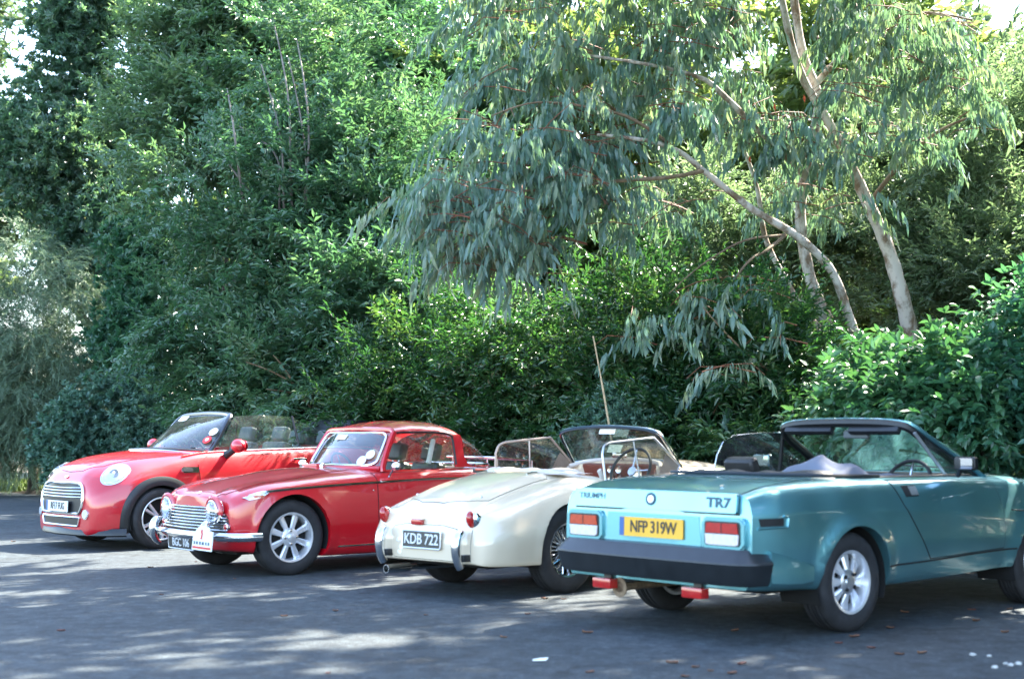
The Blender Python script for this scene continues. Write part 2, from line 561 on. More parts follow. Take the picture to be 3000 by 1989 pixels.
def rim_barrel(rim, wid):
    w = wid / 2
    return lathe([(rim + .004, w * .86), (rim + .002, w * .90), (rim - .012, w * .86), (rim - .020, w * .6), (rim - .028, -w * .5), (rim - .015, -w * .86), (rim + .004, -w * .86)], 48, 'Y', close=True)

def make_wheel(car, kind, x, y, rad, wid, rim, steer=0):
    """all meshes have +Y as the outside; right-hand wheels are turned round"""
    t = tyre_mesh(rad, wid, rim)
    sg = 1 if y > 0 else -1
    w = add('wheel', t, RUBBER, car, label='black tyre with grooved tread')
    w.location = (x, y, rad); w.rotation_euler = (0, random.uniform(0, 6.28), (0 if sg > 0 else math.pi) + steer)
    wo = wid / 2
    brl = rim_barrel(rim, wid)
    q_ = .62 if kind == 'wire' else .84  # except on wire wheels, drum widened to paint dark shade between spokes
    add('brake_drum', lathe([(rim * q_ * .95, wo * .15), (rim * q_, wo * .1), (rim * q_, -wo * .5), (rim * .4, -wo * .5)], 28, 'Y'), DARK, w)
    if kind == 'minilite':
        add('rim', brl, ALLOY2, w)
        for k in range(8):
            a = k * math.pi / 4
            add('spoke', blade(.055, rim - .014, .019, .030, wo * .62, wo * .50, a, .024), ALLOY2, w)
        add('hub', lathe([(.078, wo * .3), (.078, wo * .58), (.070, wo * .64), (.034, wo * .66), (.032, wo * .86), (.024, wo * .92), (.004, wo * .93)], 28, 'Y'), ALLOY2, w)
        for k in range(4):
            a = k * math.pi / 2 + .39
            add('wheel_nut', lathe([(.011, wo * .5), (.011, wo * .80), (.004, wo * .82)], 8, 'Y', (.056 * math.cos(a), 0, .056 * math.sin(a))), CHROME, w)
    elif kind == 'slotted':
        add('rim', brl, ALLOY2, w)
        # dished centre of broad flat wedges
        for k in range(8):
            a = k * math.pi / 4 + .2
            add('spoke', blade(.05, rim - .024, .014, .040, wo * .68, wo * .40, a, .022), ALLOY2, w)
        add('hub', lathe([(.074, wo * .3), (.074, wo * .62), (.064, wo * .70), (.040, wo * .72), (.036, wo * .80), (.005, wo * .82)], 28, 'Y'), ALLOY, w)
        for k in range(4):
            a = k * math.pi / 2
            add('wheel_nut', lathe([(.012, wo * .5), (.012, wo * .82), (.004, wo * .84)], 8, 'Y', (.053 * math.cos(a), 0, .053 * math.sin(a))), BLACK, w)
    elif kind == 'wire':
        add('rim', brl, CHROME, w)
        V = ([], [])
        for k in range(48):
            a = 2 * math.pi * k / 48
            lay = k % 3
            a2 = a + (.38 if k % 2 else -.38)
            p = (.036 * math.cos(a2), wo * (.78, .30, .55)[lay], .036 * math.sin(a2))
            q = ((rim - .022) * math.cos(a), wo * (.10, .55, -.1)[lay], (rim - .022) * math.sin(a))
            V = merge(V, tube([p, q], .0028, 4, cap=False))
        add('spokes', V, CHROME, w)
        add('hub', lathe([(.045, -wo * .1), (.042, wo * .5), (.036, wo * .85), (.030, wo * .9), (.004, wo * .95)], 24, 'Y'), CHROME, w)
        add('spinner', merge(lathe([(.030, wo * .88), (.028, wo * 1.02), (.004, wo * 1.05)], 20, 'Y'), box((.05, wo * .98, 0), (.06, .016, .024), .006), box((-.05, wo * .98, 0), (.06, .016, .024), .006)), CHROME, w)
    elif kind == 'twin':
        add('rim', brl, BLACK, w)
        add('rim_edge', lathe([(rim + .003, wo * .88), (rim - .006, wo * .93), (rim - .016, wo * .86), (rim - .010, wo * .80)], 48, 'Y', close=True), ALLOY2, w)
        for k in range(5):
            a = 2 * math.pi * k / 5 + .2
            for d in (-.17, .17):
                add('spoke', blade(.045, rim - .010, .012, .019, wo * .80, wo * .84, a + d, .03), ALLOY2, w)
        add('hub', lathe([(.070, wo * .4), (.066, wo * .78), (.040, wo * .82), (.034, wo * .86), (.004, wo * .87)], 28, 'Y'), BLACK, w)
    return w
# ------------------------------------------------------------------ shared car helpers
def P_side(pts, sg): return [(p[0] if sg < 0 else -p[0], p[1]) for p in pts]
def P_rear(pts): return [(-p[0], p[1]) for p in pts]            # (y, z)
def P_front(pts): return [(p[0], p[1]) for p in pts]
def P_top(pts): return [(-p[1], p[0]) for p in pts]             # (x, y)
AX = {'side+': (0, 1, 0), 'side-': (0, -1, 0), 'rear': (-1, 0, 0), 'front': (1, 0, 0), 'top': (0, 0, 1)}
TOPUP = (1, 0, 0)

def side_strip(skin, sg, pts, r, off=.0, per=8, flat=None, n=6):
    Q = spl(np.array([(p[0], p[1]) for p in pts], float), per)
    return tube([skin.side(x, z, sg, off) for x, z in Q], r, n, flat=flat)

def sweep_plan(pl, prof, outward=1):
    """pl: (x,y) path; prof: closed (offset, z) section, or one section per path point"""
    n = len(pl); V, F = [], []; m = None
    for i in range(n):
        a = Vector(pl[max(0, i - 1)]); b = Vector(pl[min(n - 1, i + 1)]); t = (b - a).normalized()
        nr = Vector((t.y, -t.x)) * outward
        pr = prof[i] if isinstance(prof[0], list) else prof
        m = len(pr)
        for o, z in pr: V.append((pl[i][0] + nr.x * o, pl[i][1] + nr.y * o, z))
    for i in range(n - 1):
        for k in range(m):
            l = (k + 1) % m
            F.append((i * m + k, i * m + l, (i + 1) * m + l, (i + 1) * m + k))
    F.append(tuple(reversed(range(m)))); F.append(tuple(range((n - 1) * m, n * m)))
    bm = bmesh.new(); vs = [bm.verts.new(p) for p in V]
    for q in F: bm.faces.new([vs[i] for i in q])
    bmesh.ops.recalc_face_normals(bm, faces=bm.faces[:])
    return from_bm(bm)

def heap(x0, x1, y0, y1, z0, h, nx=28, ny=36, seed=1, amp=.02, edge=.25):
    """soft folded cloth lying on a deck"""
    rg = np.random.default_rng(seed); ph = rg.uniform(0, 6.28, 12); fr = rg.uniform(6, 26, (12, 2)) * rg.choice([-1, 1], (12, 2))
    V, F = [], []
    for i in range(nx + 1):
        for j in range(ny + 1):
            u, v = i / nx, j / ny
            x = x0 + (x1 - x0) * u; y = y0 + (y1 - y0) * v
            e = min(1, min(u, 1 - u) / edge) * min(1, min(v, 1 - v) / (edge * .5)); e = e * e * (3 - 2 * e)
            n = sum(math.sin(fr[k, 0] * x + fr[k, 1] * y + ph[k]) for k in range(12)) / 4
            hh = h(u, v) if callable(h) else h
            V.append((x, y, z0 + e * (hh + amp * n)))
    for i in range(nx):
        for j in range(ny):
            a = i * (ny + 1) + j
            F.append((a, a + ny + 1, a + ny + 2, a + 1))
    return V, F

def plate(car, c, facing, w, h, bg, s, ink, size, sx, up=(0, 0, 1), bold=.0, edge=None, band=None, name='number_plate', bolt=True, space=1.0):
    f = frame(c, facing, up)
    p = add(name, prism(rrect(w, h, .008, 3), .006, f), bg, car, smooth=0)
    f2 = f @ Matrix.Translation((0 if band is None else .02, 0, .008))
    text('lettering', s, size, f2, ink, p, sx=sx, depth=.0015, bold=bold, space=space)
    if edge is not None:
        q = rrect(w + .012, h + .012, .012, 3)
        add('plate_border', tube([tuple(f @ Vector((a, b, .004))) for a, b in q], .006, 6, closed=True), edge, p)
    if band is not None:
        add('plate_band', prism([(-w / 2 + .002, -h / 2 + .002), (-w / 2 + .040, -h / 2 + .002), (-w / 2 + .040, h / 2 - .002), (-w / 2 + .002, h / 2 - .002)], .0015, f @ Matrix.Translation((0, 0, .0065))), band, p, smooth=0)
    return p

def steering_wheel(car, c, r, tilt, m, rake=R(25)):
    M = Matrix.Translation(c) @ Matrix.Rotation(-(math.pi / 2 - rake), 4, 'Y')
    ring = [tuple(M @ Vector((r * math.cos(2 * math.pi * k / 36), r * math.sin(2 * math.pi * k / 36), 0))) for k in range(36)]
    w = add('steering_wheel', tube(ring, .013, 8, closed=True), m, car)
    sp = ([], [])
    for a in (R(0), R(180), R(270)):
        sp = merge(sp, tube([tuple(M @ Vector((.03 * math.cos(a), .03 * math.sin(a), -.02))), tuple(M @ Vector((r * math.cos(a), r * math.sin(a), 0)))], .009, 6))
    add('spokes', merge(sp, xf(lathe([(.04, -.03), (.04, -.015), (.005, -.01)], 20, 'Z'), M)), CHROME, w)
    return w

def seat(car, x, y, z, w, m, hb=.55, headrest=True, tilt=R(18), hm=None):
    rot = Matrix.Rotation(-tilt, 3, 'Y')
    s = add('seat', merge(box((x + .22, y, z), (.50, w, .16), .05, 3), box((x - .06, y, z + hb * .5), (.14, w * .96, hb), .05, 3, rot)), m, car)
    if headrest:
        t = Vector((x - .06, y, z + hb * .5)) + rot @ Vector((0, 0, hb * .5 + .10))
        add('head_restraint', box(t, (.10, w * .56, .17), .045, 3, rot), hm or m, s)
        add('headrest_post', merge(*[tube([tuple(Vector((x - .06, y + d, z + hb * .5)) + rot @ Vector((0, 0, hb * .45))), tuple(t + Vector((0, d, 0)))], .007, 6) for d in (-.05, .05)]), CHROME, s)
    return s

# ------------------------------------------------------------------ teal sports car
def teal_car():
    car = empty('parked_car', (2.331, 9.864, 0), R(40.88))
    tag(car, 'teal open-top sports car with amber number plate reading NFP 319W and black rear bumper', 'car', 'cars parked in a row')
    def S(x, zt, y2, z2, y3, z3, y4, z4, y5, y6, z6, y7, z7, dx=0):
        return [(x + dx * .0, 0, zt), (x, y2 * .55, zt - .002), (x, y2, z2), (x + dx * .2, y3, z3), (x + dx * .6, y4, z4), (x + dx, y5, (z4 + z6) / 2), (x + dx, y6, z6), (x + dx, y7, z7), (x + dx, 0, z7)]
    st = [S(-1.945, .835, .655, .832, .715, .808, .755, .715, .758, .750, .40, .70, .30, -.02),
          S(-1.90, .846, .660, .842, .722, .818, .768, .718, .772, .765, .395, .72, .295, 0),
          S(-1.72, .880, .668, .874, .742, .848, .800, .725, .802, .792, .382, .735, .285),
          S(-1.45, .905, .672, .895, .752, .868, .818, .730, .820, .800, .378, .74, .275),
          S(-1.08, .915, .672, .905, .755, .880, .826, .728, .826, .802, .374, .745, .262),
          S(-.60, .912, .668, .904, .752, .878, .826, .702, .824, .802, .372, .75, .25),
          S(0.0, .910, .660, .902, .748, .874, .822, .668, .820, .800, .388, .75, .258),
          S(.45, .918, .640, .900, .742, .866, .815, .622, .815, .798, .402, .75, .27),
          S(.62, .912, .630, .893, .740, .855, .812, .605, .812, .797, .405, .75, .275),
          S(1.08, .882, .620, .872, .728, .838, .806, .575, .806, .795, .40, .74, .28),
          S(1.55, .785, .600, .770, .700, .725, .775, .530, .775, .76, .38, .70, .25),
          S(1.85, .665, .570, .650, .650, .610, .720, .485, .715, .70, .36, .64, .22),
          S(1.98, .545, .520, .530, .600, .505, .650, .440, .645, .63, .35, .58, .22)]
    def deform(g):
        for xw in (-1.08, 1.08):
            d = np.hypot(g[:, 0] - xw, g[:, 2] - .295)
            m = (np.abs(g[:, 1]) > .66) & (g[:, 2] < .80)
            g[:, 1] += np.where(m, .030 * np.exp(-((d - .345) / .052)**2), 0)
        return g
    body = loft_body(st, 9, [3, 4, 6, 10, 9, 9, 6, 4], crows=(4, 6), ccols=(1,), tail_bulge=.015, nose_bulge=.06, deform=deform)
    skin = Skin(body)
    ck = [(-1.02, .60), (-1.06, .40), (-1.06, -.40), (-1.02, -.60), (-.4, -.635), (.30, -.625), (.52, -.50), (.60, 0), (.52, .50), (.30, .625), (-.4, .635)]
    cut = []
    for xw in (-1.08, 1.08):
        for sg in (1, -1): cut.append(cyl_y(xw, .295, .337, sg * .50, sg * 1.2))
    cut.append(prism_z(ck, .32, 1.3))
    add('body_shell', boolean(body, cut), TEAL, car, smooth=30)
    add('cockpit_lining', tub(ck, .32, .885), BLACK, car, smooth=0)
    for xw in (-1.08, 1.08):
        for sg in (1, -1): add('wheel_arch_liner', well(xw, .295, .334, sg * .505, sg * .79), DARK, car)
    for x, y in ((-1.08, .70), (-1.08, -.70), (1.08, .70), (1.08, -.70)):
        make_wheel(car, 'slotted', x, y, .295, .19, .186)
    add('underbody', box((0, 0, .29), (3.2, 1.1, .10), .02), DARK, car)
    add('rear_axle', tube([(-1.08, -.6, .28), (-1.08, .6, .28)], .05, 8), DARK, car)
    # doors
    for sg in (1, -1):
        dp = [(-.70, .885), (-.60, .77), (-.545, .69), (-.49, .585), (-.40, .43), (-.37, .392), (.60, .418), (.61, .60), (.585, .75), (.545, .868)]
        d = panel(car, body, 'door', TEAL, (0, 0, 0), AX['side+' if sg > 0 else 'side-'], P_side(dp, sg), rad=3, side=sg, mindot=.12)
        hx = P_side([(-.555, .852), (-.40, .852), (-.392, .785), (-.535, .785)], sg)
        h = add('door_handle', clip_patch(body, (0, 0, 0), AX['side+' if sg > 0 else 'side-'], hx, rad=3, side=sg, off=.006, rim=.004), BLACK, d)
        hx2 = P_side([(-.485, .845), (-.405, .845), (-.398, .792), (-.475, .792)], sg)
        add('handle_flap', clip_patch(body, (0, 0, 0), AX['side+' if sg > 0 else 'side-'], hx2, rad=3, side=sg, off=.012, rim=.004), ALLOY, d)
        # sill seam, swage shadow line, belt weatherstrip
        add('sill_seam', side_strip(skin, sg, [(-.75, .372), (-.3, .378), (.3, .396), (.74, .404)], .006, .001), SEAM, car)
        add('belt_strip', tube([skin.top(x, sg * .655, .004) for x in np.linspace(-.68, .45, 16)], .009, 6, flat=(1.6, .7)), BLACK, car)
        # side marker slot
        mk = P_side([(-1.915, .70), (-1.735, .70), (-1.735, .655), (-1.905, .655)], sg)
        mo = add('side_marker', clip_patch(body, (0, 0, 0), AX['side+' if sg > 0 else 'side-'], mk, rad=3, side=sg, off=.003, rim=.002), BLACK, car)
        add('marker_surround', tube([skin.side(x, z, sg, .003) for x, z in [(-1.925, .645), (-1.71, .648), (-1.70, .70), (-1.735, .712)]], .008, 6), TEAL, mo)
        # front repeater slot
        add('wing_vent', side_strip(skin, sg, [(.72, .665), (.88, .655)], .010, -.002, per=4, flat=(1, .4)), BLACK, car)
    # bonnet and boot lid
    panel(car, body, 'bonnet', TEAL, (0, 0, 0), AX['top'], P_top([(.66, -.58), (1.80, -.50), (1.88, -.3), (1.88, .3), (1.80, .50), (.66, .58), (.86, .3), (.90, 0), (.86, -.3)][:6]), up=TOPUP, rad=3)
    lid = panel(car, body, 'boot_lid', TEAL, (0, 0, 0), AX['top'], P_top([(-1.935, -.655), (-1.30, -.66), (-1.17, -.58), (-1.17, .58), (-1.30, .66), (-1.935, .655)]), up=TOPUP, rad=3)
    f = frame((-1.965, 0, .782), (-1, 0, .10))
    lipm = prism(rrect(1.325, .112, .012, 3), .018, f)
    add('lid_drop', lipm, TEAL, lid)
    add('lid_lip_shadow_gap', box((-1.955, 0, .722), (.03, 1.33, .010)), SEAM, lid, smooth=0)  # dark strip painted in for the shade below the overhanging lid
    fl = frame((-1.984, 0, .785), (-1, 0, .10))
    text('lettering', 'TRIUMPH', .048, fl @ Matrix.Translation((-.50, .008, 0)), DECAL, lid, sx=1.15, depth=.001, bold=.0005)
    text('lettering', 'TR7', .078, fl @ Matrix.Translation((.53, -.002, 0)), DECAL, lid, sx=1.35, depth=.001, bold=.003)
    wr = [tuple(fl @ Vector((.033 * math.cos(t) * 1.0, .030 * math.sin(t) + .004, .002))) for t in np.linspace(0, 2 * math.pi, 24, endpoint=False)]
    bd = add('boot_badge', tube(wr, .0085, 6, closed=True, flat=(1, .5)), DECAL, lid)
    add('badge_centre', prism(ellipse(.024, .022, 16, cy=.004), .002, fl @ Matrix.Translation((0, 0, .001))), ALLOY2, bd)
    add('boot_lock', lathe([(.012, 0), (.012, .006), (.004, .007)], 12, 'Z', (-1.80, -.40, .872)), CHROME, lid)
    # rear panel: number-plate bay and lamp pods
    add('plate_panel', prism([(-.395, -.095), (.395, -.095), (.375, .095), (-.375, .095)], .022, frame((-1.955, 0, .605), (-1, 0, .03))), TEAL, car)
    plate(car, (-1.982, .0, .618), (-1, 0, .03), .52, .115, PLATE_Y, 'NFP 319W', INK, .100, .86, bold=.0012, band=PLATE_B, space=.96)
    for sg in (1, -1):
        c = Vector((-1.945, sg * .566, .612))
        fp = frame(c, (-1, 0, .0))
        pod = prism(rrect(.315, .185, .035, 5), .048, fp)
        bm = bmesh.new(); vs = [bm.verts.new(p) for p in pod[0]]
        for q in pod[1]: bm.faces.new([vs[i] for i in q])
        bmesh.ops.bevel(bm, geom=[e for e in bm.edges if abs(e.verts[0].co.x - (c.x - .048)) < 1e-4 and abs(e.verts[1].co.x - (c.x - .048)) < 1e-4], offset=.010, segments=2, affect='EDGES')
        lp = add('tail_lamp', from_bm(bm), TEAL, car, label='rounded tail lamp with red upper and pale lower lens')
        f2 = frame(c + Vector((-.046, 0, 0)), (-1, 0, 0))
        add('lamp_base', prism(rrect(.262, .138, .020, 4), .006, f2), BLACK, lp)
        add('red_lens', prism([(-.120, .003), (.120, .003), (.112, .060), (-.112, .060)], .012, f2 @ Matrix.Translation((0, 0, .001))), REDLENS2 if sg > 0 else REDLENS, lp)
        add('lamp_divider', box(c + Vector((-.059, sg * .0, .033)), (.004, .004, .054)), BLACK, lp)
        add('clear_lens', prism([(-.124, -.002), (-.118, -.058), (-.100, -.064), (.100, -.064), (.118, -.058), (.124, -.002)], .011, f2 @ Matrix.Translation((0, 0, .001))), WHITELENS, lp)
    # bumper: black rubber moulding with body-colour wings
    pl = [(p[0], p[1]) for p in spl(np.array([(-1.86, -.800), (-1.99, -.775), (-2.045, -.70), (-2.07, -.45), (-2.08, 0), (-2.07, .45), (-2.045, .70), (-1.99, .775), (-1.86, .800)]), 6)]
    prof = [(-.10, .532), (-.045, .526), (.026, .455), (.028, .446), (.022, .436), (.000, .345), (-.015, .325), (-.10, .318)]
    bmp = add('rear_bumper', sweep_plan(pl, prof, -1), BLACKPL, car, smooth=30, label='black moulded rear bumper with a sloping top')
    for sg in (1, -1):
        pw = [(-1.862, sg * .796), (-1.75, sg * .808), (-1.62, sg * .815), (-1.50, sg * .812)]
        ps = [[(-.06, a), (.012, a - .004), (.020, a - .02), (.016, b + .02), (.0, b), (-.06, b)] for a, b in ((.522, .322), (.495, .312), (.462, .305), (.430, .312))]
        add('bumper_wing', sweep_plan(pw, ps, 1 if sg < 0 else -1), TEAL, car, smooth=30)
    add('front_bumper', sweep_plan([(1.55, -.80), (1.9, -.72), (2.03, -.5), (2.07, 0), (2.03, .5), (1.9, .72), (1.55, .80)], [(-.08, .44), (.02, .43), (.03, .34), (.0, .24), (-.08, .24)], 1), BLACKPL, car, smooth=30)
    for y in (.355, -.38):
        add('fog_lamp', box((-2.02, y, .268), (.07, .155, .062), .010), REDLENS, car, label='small red lamp hanging below the rear bumper')
        add('lamp_bracket', box((-1.99, y, .31), (.02, .06, .06)), BLACK, car)
    add('exhaust_pipe', merge(tube(path([(-.6, .15, .22), (-1.2, .2, .25), (-1.7, .26, .25), (-1.98, .262, .245)], 5), .026, 12), lathe([(.058, -1.98), (.060, -1.985), (.060, -1.99), (.034, -1.99), (.03, -1.94), (.03, -1.98)], 20, 'X', (0, .262, .245))), BROWNPIPE, car)
    # folded hood, loose grey cover, tonneau rim
    add('folded_hood', heap(-1.16, -.58, -.655, .655, .897, lambda u, v: .045 + .012 * math.cos(5 * v), seed=3, amp=.010), VINYL, car, smooth=60, label='black vinyl hood folded flat behind the seats')
    def ch(u, v):
        return .115 * max(0, 1 - abs(u - .22) / .26) * max(.2, 1 - abs(v - .45) / .6) + .022 * (1 - u)
    add('hood_cover', heap(-.98, -.22, -.62, -.10, .915, ch, seed=5, amp=.017, edge=.12), GREYCLOTH, car, smooth=60, label='loose grey cloth cover bunched over the hood')
    add('deck_moulding', tube(path([(-.62, .665, .914), (-.95, .665, .921), (-1.15, .60, .925), (-1.19, .30, .927), (-1.19, -.30, .927), (-1.15, -.60, .925), (-.95, -.665, .921), (-.62, -.665, .914)], 6), .012, 6), BLACK, car)
    # windscreen
    top = path([(.0, .545, 1.200), (-.045, .50, 1.238), (-.065, .30, 1.258), (-.07, 0, 1.262), (-.065, -.30, 1.258), (-.045, -.50, 1.238), (.0, -.545, 1.200)], 5)
    bot = path([(.60, .640, .895), (.68, .58, .900), (.84, .30, .915), (.89, 0, .918), (.84, -.30, .915), (.68, -.58, .900), (.60, -.640, .895)], 5)
    fr = path([(.62, .645, .885), (.30, .60, 1.05), (.02, .560, 1.190), (-.035, .515, 1.236), (-.065, .30, 1.260), (-.07, 0, 1.265), (-.065, -.30, 1.260), (-.035, -.515, 1.236), (.02, -.560, 1.190), (.30, -.60, 1.05), (.62, -.645, .885)], 7)
    ws = add('windscreen_frame', tube(fr, .032, 10, flat=(1.0, .62)), TEAL, car)
    fri = [(p[0] - .026, p[1] * .968, p[2] - .012) for p in fr]
    add('frame_trim', tube(fri, .032, 8, flat=(1, .9)), BLACK, ws)
    add('windscreen_glass', grid_panel(top, bot, 8, (.03, 0, .03)), GLASS_CLEAR, ws, smooth=60)
    for sg in (1, -1):
        add('sun_visor', box((-.085, sg * .27, 1.208), (.05, .40, .065), .015, 2, Matrix.Rotation(R(35), 3, 'Y')), VINYL, ws)
    add('rear_view_mirror', box((-.05, -.10, 1.175), (.035, .205, .058), .016, 3), GREYSEAT, ws, label='interior rear-view mirror')
    add('mirror_stem', tube([(-.04, -.10, 1.18), (-.02, -.10, 1.25)], .008, 6), BLACK, ws)
    add('wiper', tube([(.78, -.35, .935), (.70, .10, .955)], .006, 5), BLACK, ws)
    # side glass: far door window raised, near one wound down but for its corner pane
    fw = [(-.66, .90), (-.645, 1.03), (-.60, 1.12), (-.50, 1.165), (-.2, 1.185), (.03, 1.19), (.30, 1.055), (.56, .90)]
    gm = ([(x, .66 - (z - .9) * .18, z) for x, z in fw], [tuple(range(len(fw)))])
    dg = add('door_window', gm, GLASS_DK, car, smooth=0, label='raised tinted window of the far door')
    add('window_edge', tube([(x, .66 - (z - .9) * .18, z) for x, z in fw[:6]], .0045, 6), CHROME, dg)
    add('window_bar', tube([(.06, .655, .89), (.05, .612, 1.185)], .016, 6), BLACK, dg)
    qp = [(-.08, -.575, 1.185), (.16, -.655, .90), (.60, -.640, .905), (.28, -.60, 1.06)]
    qg = add('quarter_window', (qp, [(0, 1, 2, 3)]), GLASS_DK, car, smooth=0)
    add('window_bar', tube([qp[0], qp[1]], .012, 6), ALLOY, qg)
    # mirrors
    for sg, xm in ((-1, .10), (1, .10)):
        h = add('door_mirror', merge(box((xm, sg * .84, .985), (.05, .155, .088), .018, 3), tube([(xm + .03, sg * .76, .90), (xm + .01, sg * .80, .97)], .016, 6)), CHROME if sg > 0 else BLACK, car, label='chrome door mirror' if sg > 0 else None)
        add('mirror_glass', prism(rrect(.135, .070, .012, 3), .002, frame((xm - .026, sg * .84, .985), (-1, sg * -.12, 0))), mat('mirror_glass', (.85, .85, .86), rough=.03, metal=1, rvar=.05), h, smooth=0)
    add('dashboard', merge(box((.50, 0, .845), (.30, 1.16, .13), .05, 3), box((.33, -.36, .86), (.12, .42, .09), .03, 3)), VINYL, car)
    steering_wheel(car, (.15, -.36, .84), .175, 0, BLACK, rake=R(28))
    seat(car, -.55, .34, .36, .46, LEATHER_BLK, .50, True, R(20))
    seat(car, -.55, -.34, .36, .46, LEATHER_BLK, .50, False, R(20))
    add('gear_lever', tube([(.05, 0, .45), (.02, 0, .62)], .010, 6), BLACK, car)
    add('petrol_cap', lathe([(.045, 0), (.045, .010), (.010, .014)], 20, 'Z', (-1.42, .70, .885)), TEAL, car)
    # pop-up lamp lids and indicators at the nose
    for sg in (1, -1):
        panel(car, body, 'headlamp_lid', TEAL, (0, 0, 0), AX['top'], P_top([(1.42, sg * .28), (1.42, sg * .54), (1.70, sg * .52), (1.70, sg * .28)]), up=TOPUP, rad=3)
    body.free()
    return car
teal_car()
# ------------------------------------------------------------------ cream roadster
def cream_car():
    car = empty('parked_car', (.722, 11.894, 0), R(46.12))
    tag(car, 'cream vintage roadster with black number plate reading KDB 722 and wire wheels', 'car', 'cars parked in a row')
    def S(x, z0, z1, r2, r3, r4, r5, r6, dx=0):
        return [(x + dx, 0, z0), (x + dx, .27 if x > -1.9 else .25, z1), (x + dx * .9, *r2), (x + dx * .7, *r3), (x + dx * .4, *r4), (x, *r5), (x, *r6), (x, 0, r6[1])]
    st = [S(-1.955, .645, .635, (.37, .605), (.455, .575), (.51, .50), (.525, .38), (.50, .262), .05),
          S(-1.935, .690, .675, (.405, .625), (.505, .602), (.565, .51), (.585, .39), (.56, .250), .07),
          S(-1.86, .715, .700, (.42, .645), (.535, .620), (.622, .53), (.645, .40), (.615, .242), .05),
          S(-1.68, .768, .752, (.425, .690), (.545, .668), (.660, .565), (.690, .42), (.660, .237)),
          S(-1.40, .838, .822, (.43, .765), (.542, .748), (.660, .665), (.706, .45), (.675, .234)),
          S(-1.12, .885, .870, (.43, .825), (.535, .812), (.652, .735), (.710, .48), (.680, .23)),
          S(-.85, .900, .890, (.43, .855), (.525, .842), (.640, .770), (.700, .50), (.670, .225)),
          S(-.55, .898, .888, (.44, .858), (.535, .838), (.630, .760), (.680, .48), (.650, .22)),
          S(0.0, .912, .902, (.45, .875), (.545, .845), (.625, .750), (.670, .46), (.640, .22)),
          S(.40, .960, .950, (.45, .925), (.545, .890), (.630, .780), (.670, .46), (.640, .22)),
          S(.80, .962, .945, (.42, .895), (.550, .900), (.660, .790), (.695, .50), (.660, .22)),
          S(1.20, .945, .920, (.40, .850), (.550, .890), (.670, .785), (.705, .50), (.670, .25)),
          S(1.60, .880, .840, (.38, .780), (.548, .845), (.662, .725), (.690, .50), (.640, .26)),
          S(1.80, .790, .750, (.36, .690), (.535, .765), (.635, .665), (.655, .48), (.60, .27)),
          S(1.88, .700, .670, (.34, .610), (.490, .660), (.570, .585), (.580, .46), (.54, .28))]
    def deform(g):
        for xw in (-1.12, 1.12):
            d = np.hypot(g[:, 0] - xw, g[:, 2] - .322)
            m = (np.abs(g[:, 1]) > .55) & (g[:, 2] < .78)
            g[:, 1] += np.where(m, .014 * np.exp(-((d - .350) / .030)**2), 0)
        return g
    body = loft_body(st, 8, [4, 6, 7, 8, 9, 8, 4], tail_bulge=lambda s, z: .025 * (1 - abs(s)**3), nose_bulge=.05, deform=deform)
    skin = Skin(body)
    ck = [(-.74, .34), (-.80, .15), (-.80, -.15), (-.74, -.34), (-.60, -.445), (-.3, -.46), (.20, -.46), (.30, -.36), (.34, 0), (.30, .36), (.20, .46), (-.3, .46), (-.60, .445)]
    cut = []
    for xw in (-1.12, 1.12):
        for sg in (1, -1): cut.append(cyl_y(xw, .322, .345, sg * .42, sg * 1.2))
    cut.append(prism_z(ck, .26, 1.3))
    for sg in (1, -1):
        dcut = [(-.62, 1.3), (-.62, .85), (-.58, .775), (-.48, .72), (-.25, .69), (.0, .71), (.16, .78), (.25, .88), (.27, 1.3)]
        V = [(x, sg * .40, z) for x, z in dcut] + [(x, sg * .9, z) for x, z in dcut]; n = len(dcut)
        cut.append((V, [tuple(range(n)), tuple(reversed(range(n, 2 * n)))] + [(i, (i + 1) % n, n + (i + 1) % n, n + i) for i in range(n)]))
    add('body_shell', boolean(body, cut), CREAM, car, smooth=32)
    add('cockpit_lining', tub(ck, .26, .70), LEATHER_BRN, car, smooth=0)
    for xw in (-1.12, 1.12):
        for sg in (1, -1): add('wheel_arch_liner', well(xw, .322, .341, sg * .43, sg * .66), DARK, car)
    for x, y in ((-1.12, .585), (-1.12, -.585), (1.12, .575), (1.12, -.575)):
        make_wheel(car, 'wire', x, y, .322, .165, .200)
    add('chassis', box((-.1, 0, .25), (3.2, .80, .10), .02), DARK, car)
    add('rear_axle', tube([(-1.12, -.55, .30), (-1.12, .55, .30)], .045, 8), DARK, car)
    # cockpit edge rolls
    for sg in (1, -1):
        ep = [(-.64, .90), (-.615, .86), (-.58, .785), (-.48, .73), (-.25, .70), (.0, .72), (.16, .79), (.25, .89)]
        add('cockpit_roll', tube([(x, sg * (.50 + .09 * (1 if -.5 < x < .1 else .55)), z) for x, z in path(ep, 4)], .014, 6, flat=(1, 1.6)), CREAM_TRIM, car)
        dp = [(-.60, .74), (-.50, .70), (.20, .70), (.29, .72), (.30, .50), (.27, .32), (-.50, .32), (-.58, .42)]
        d = panel(car, body, 'door', CREAM, (0, 0, 0), AX['side+' if sg > 0 else 'side-'], P_side(dp, sg), rad=3, side=sg, mindot=.12)
    add('hood_bag', heap(-1.02, -.60, -.46, .46, .872, lambda u, v: .035, seed=9, amp=.008), CREAM_TRIM, car, smooth=60, label='cream cloth hood bag behind the cockpit')
    hb = [(-.62, -.53, .825), (-.80, -.50, .852), (-.95, -.40, .875), (-1.0, -.2, .888), (-1.0, 0, .892), (-1.0, .2, .888), (-.95, .40, .875), (-.80, .50, .852), (-.62, .53, .825)]
    add('hood_bag_edge', tube(path(hb, 5), .014, 6), CREAM_TRIM, car)
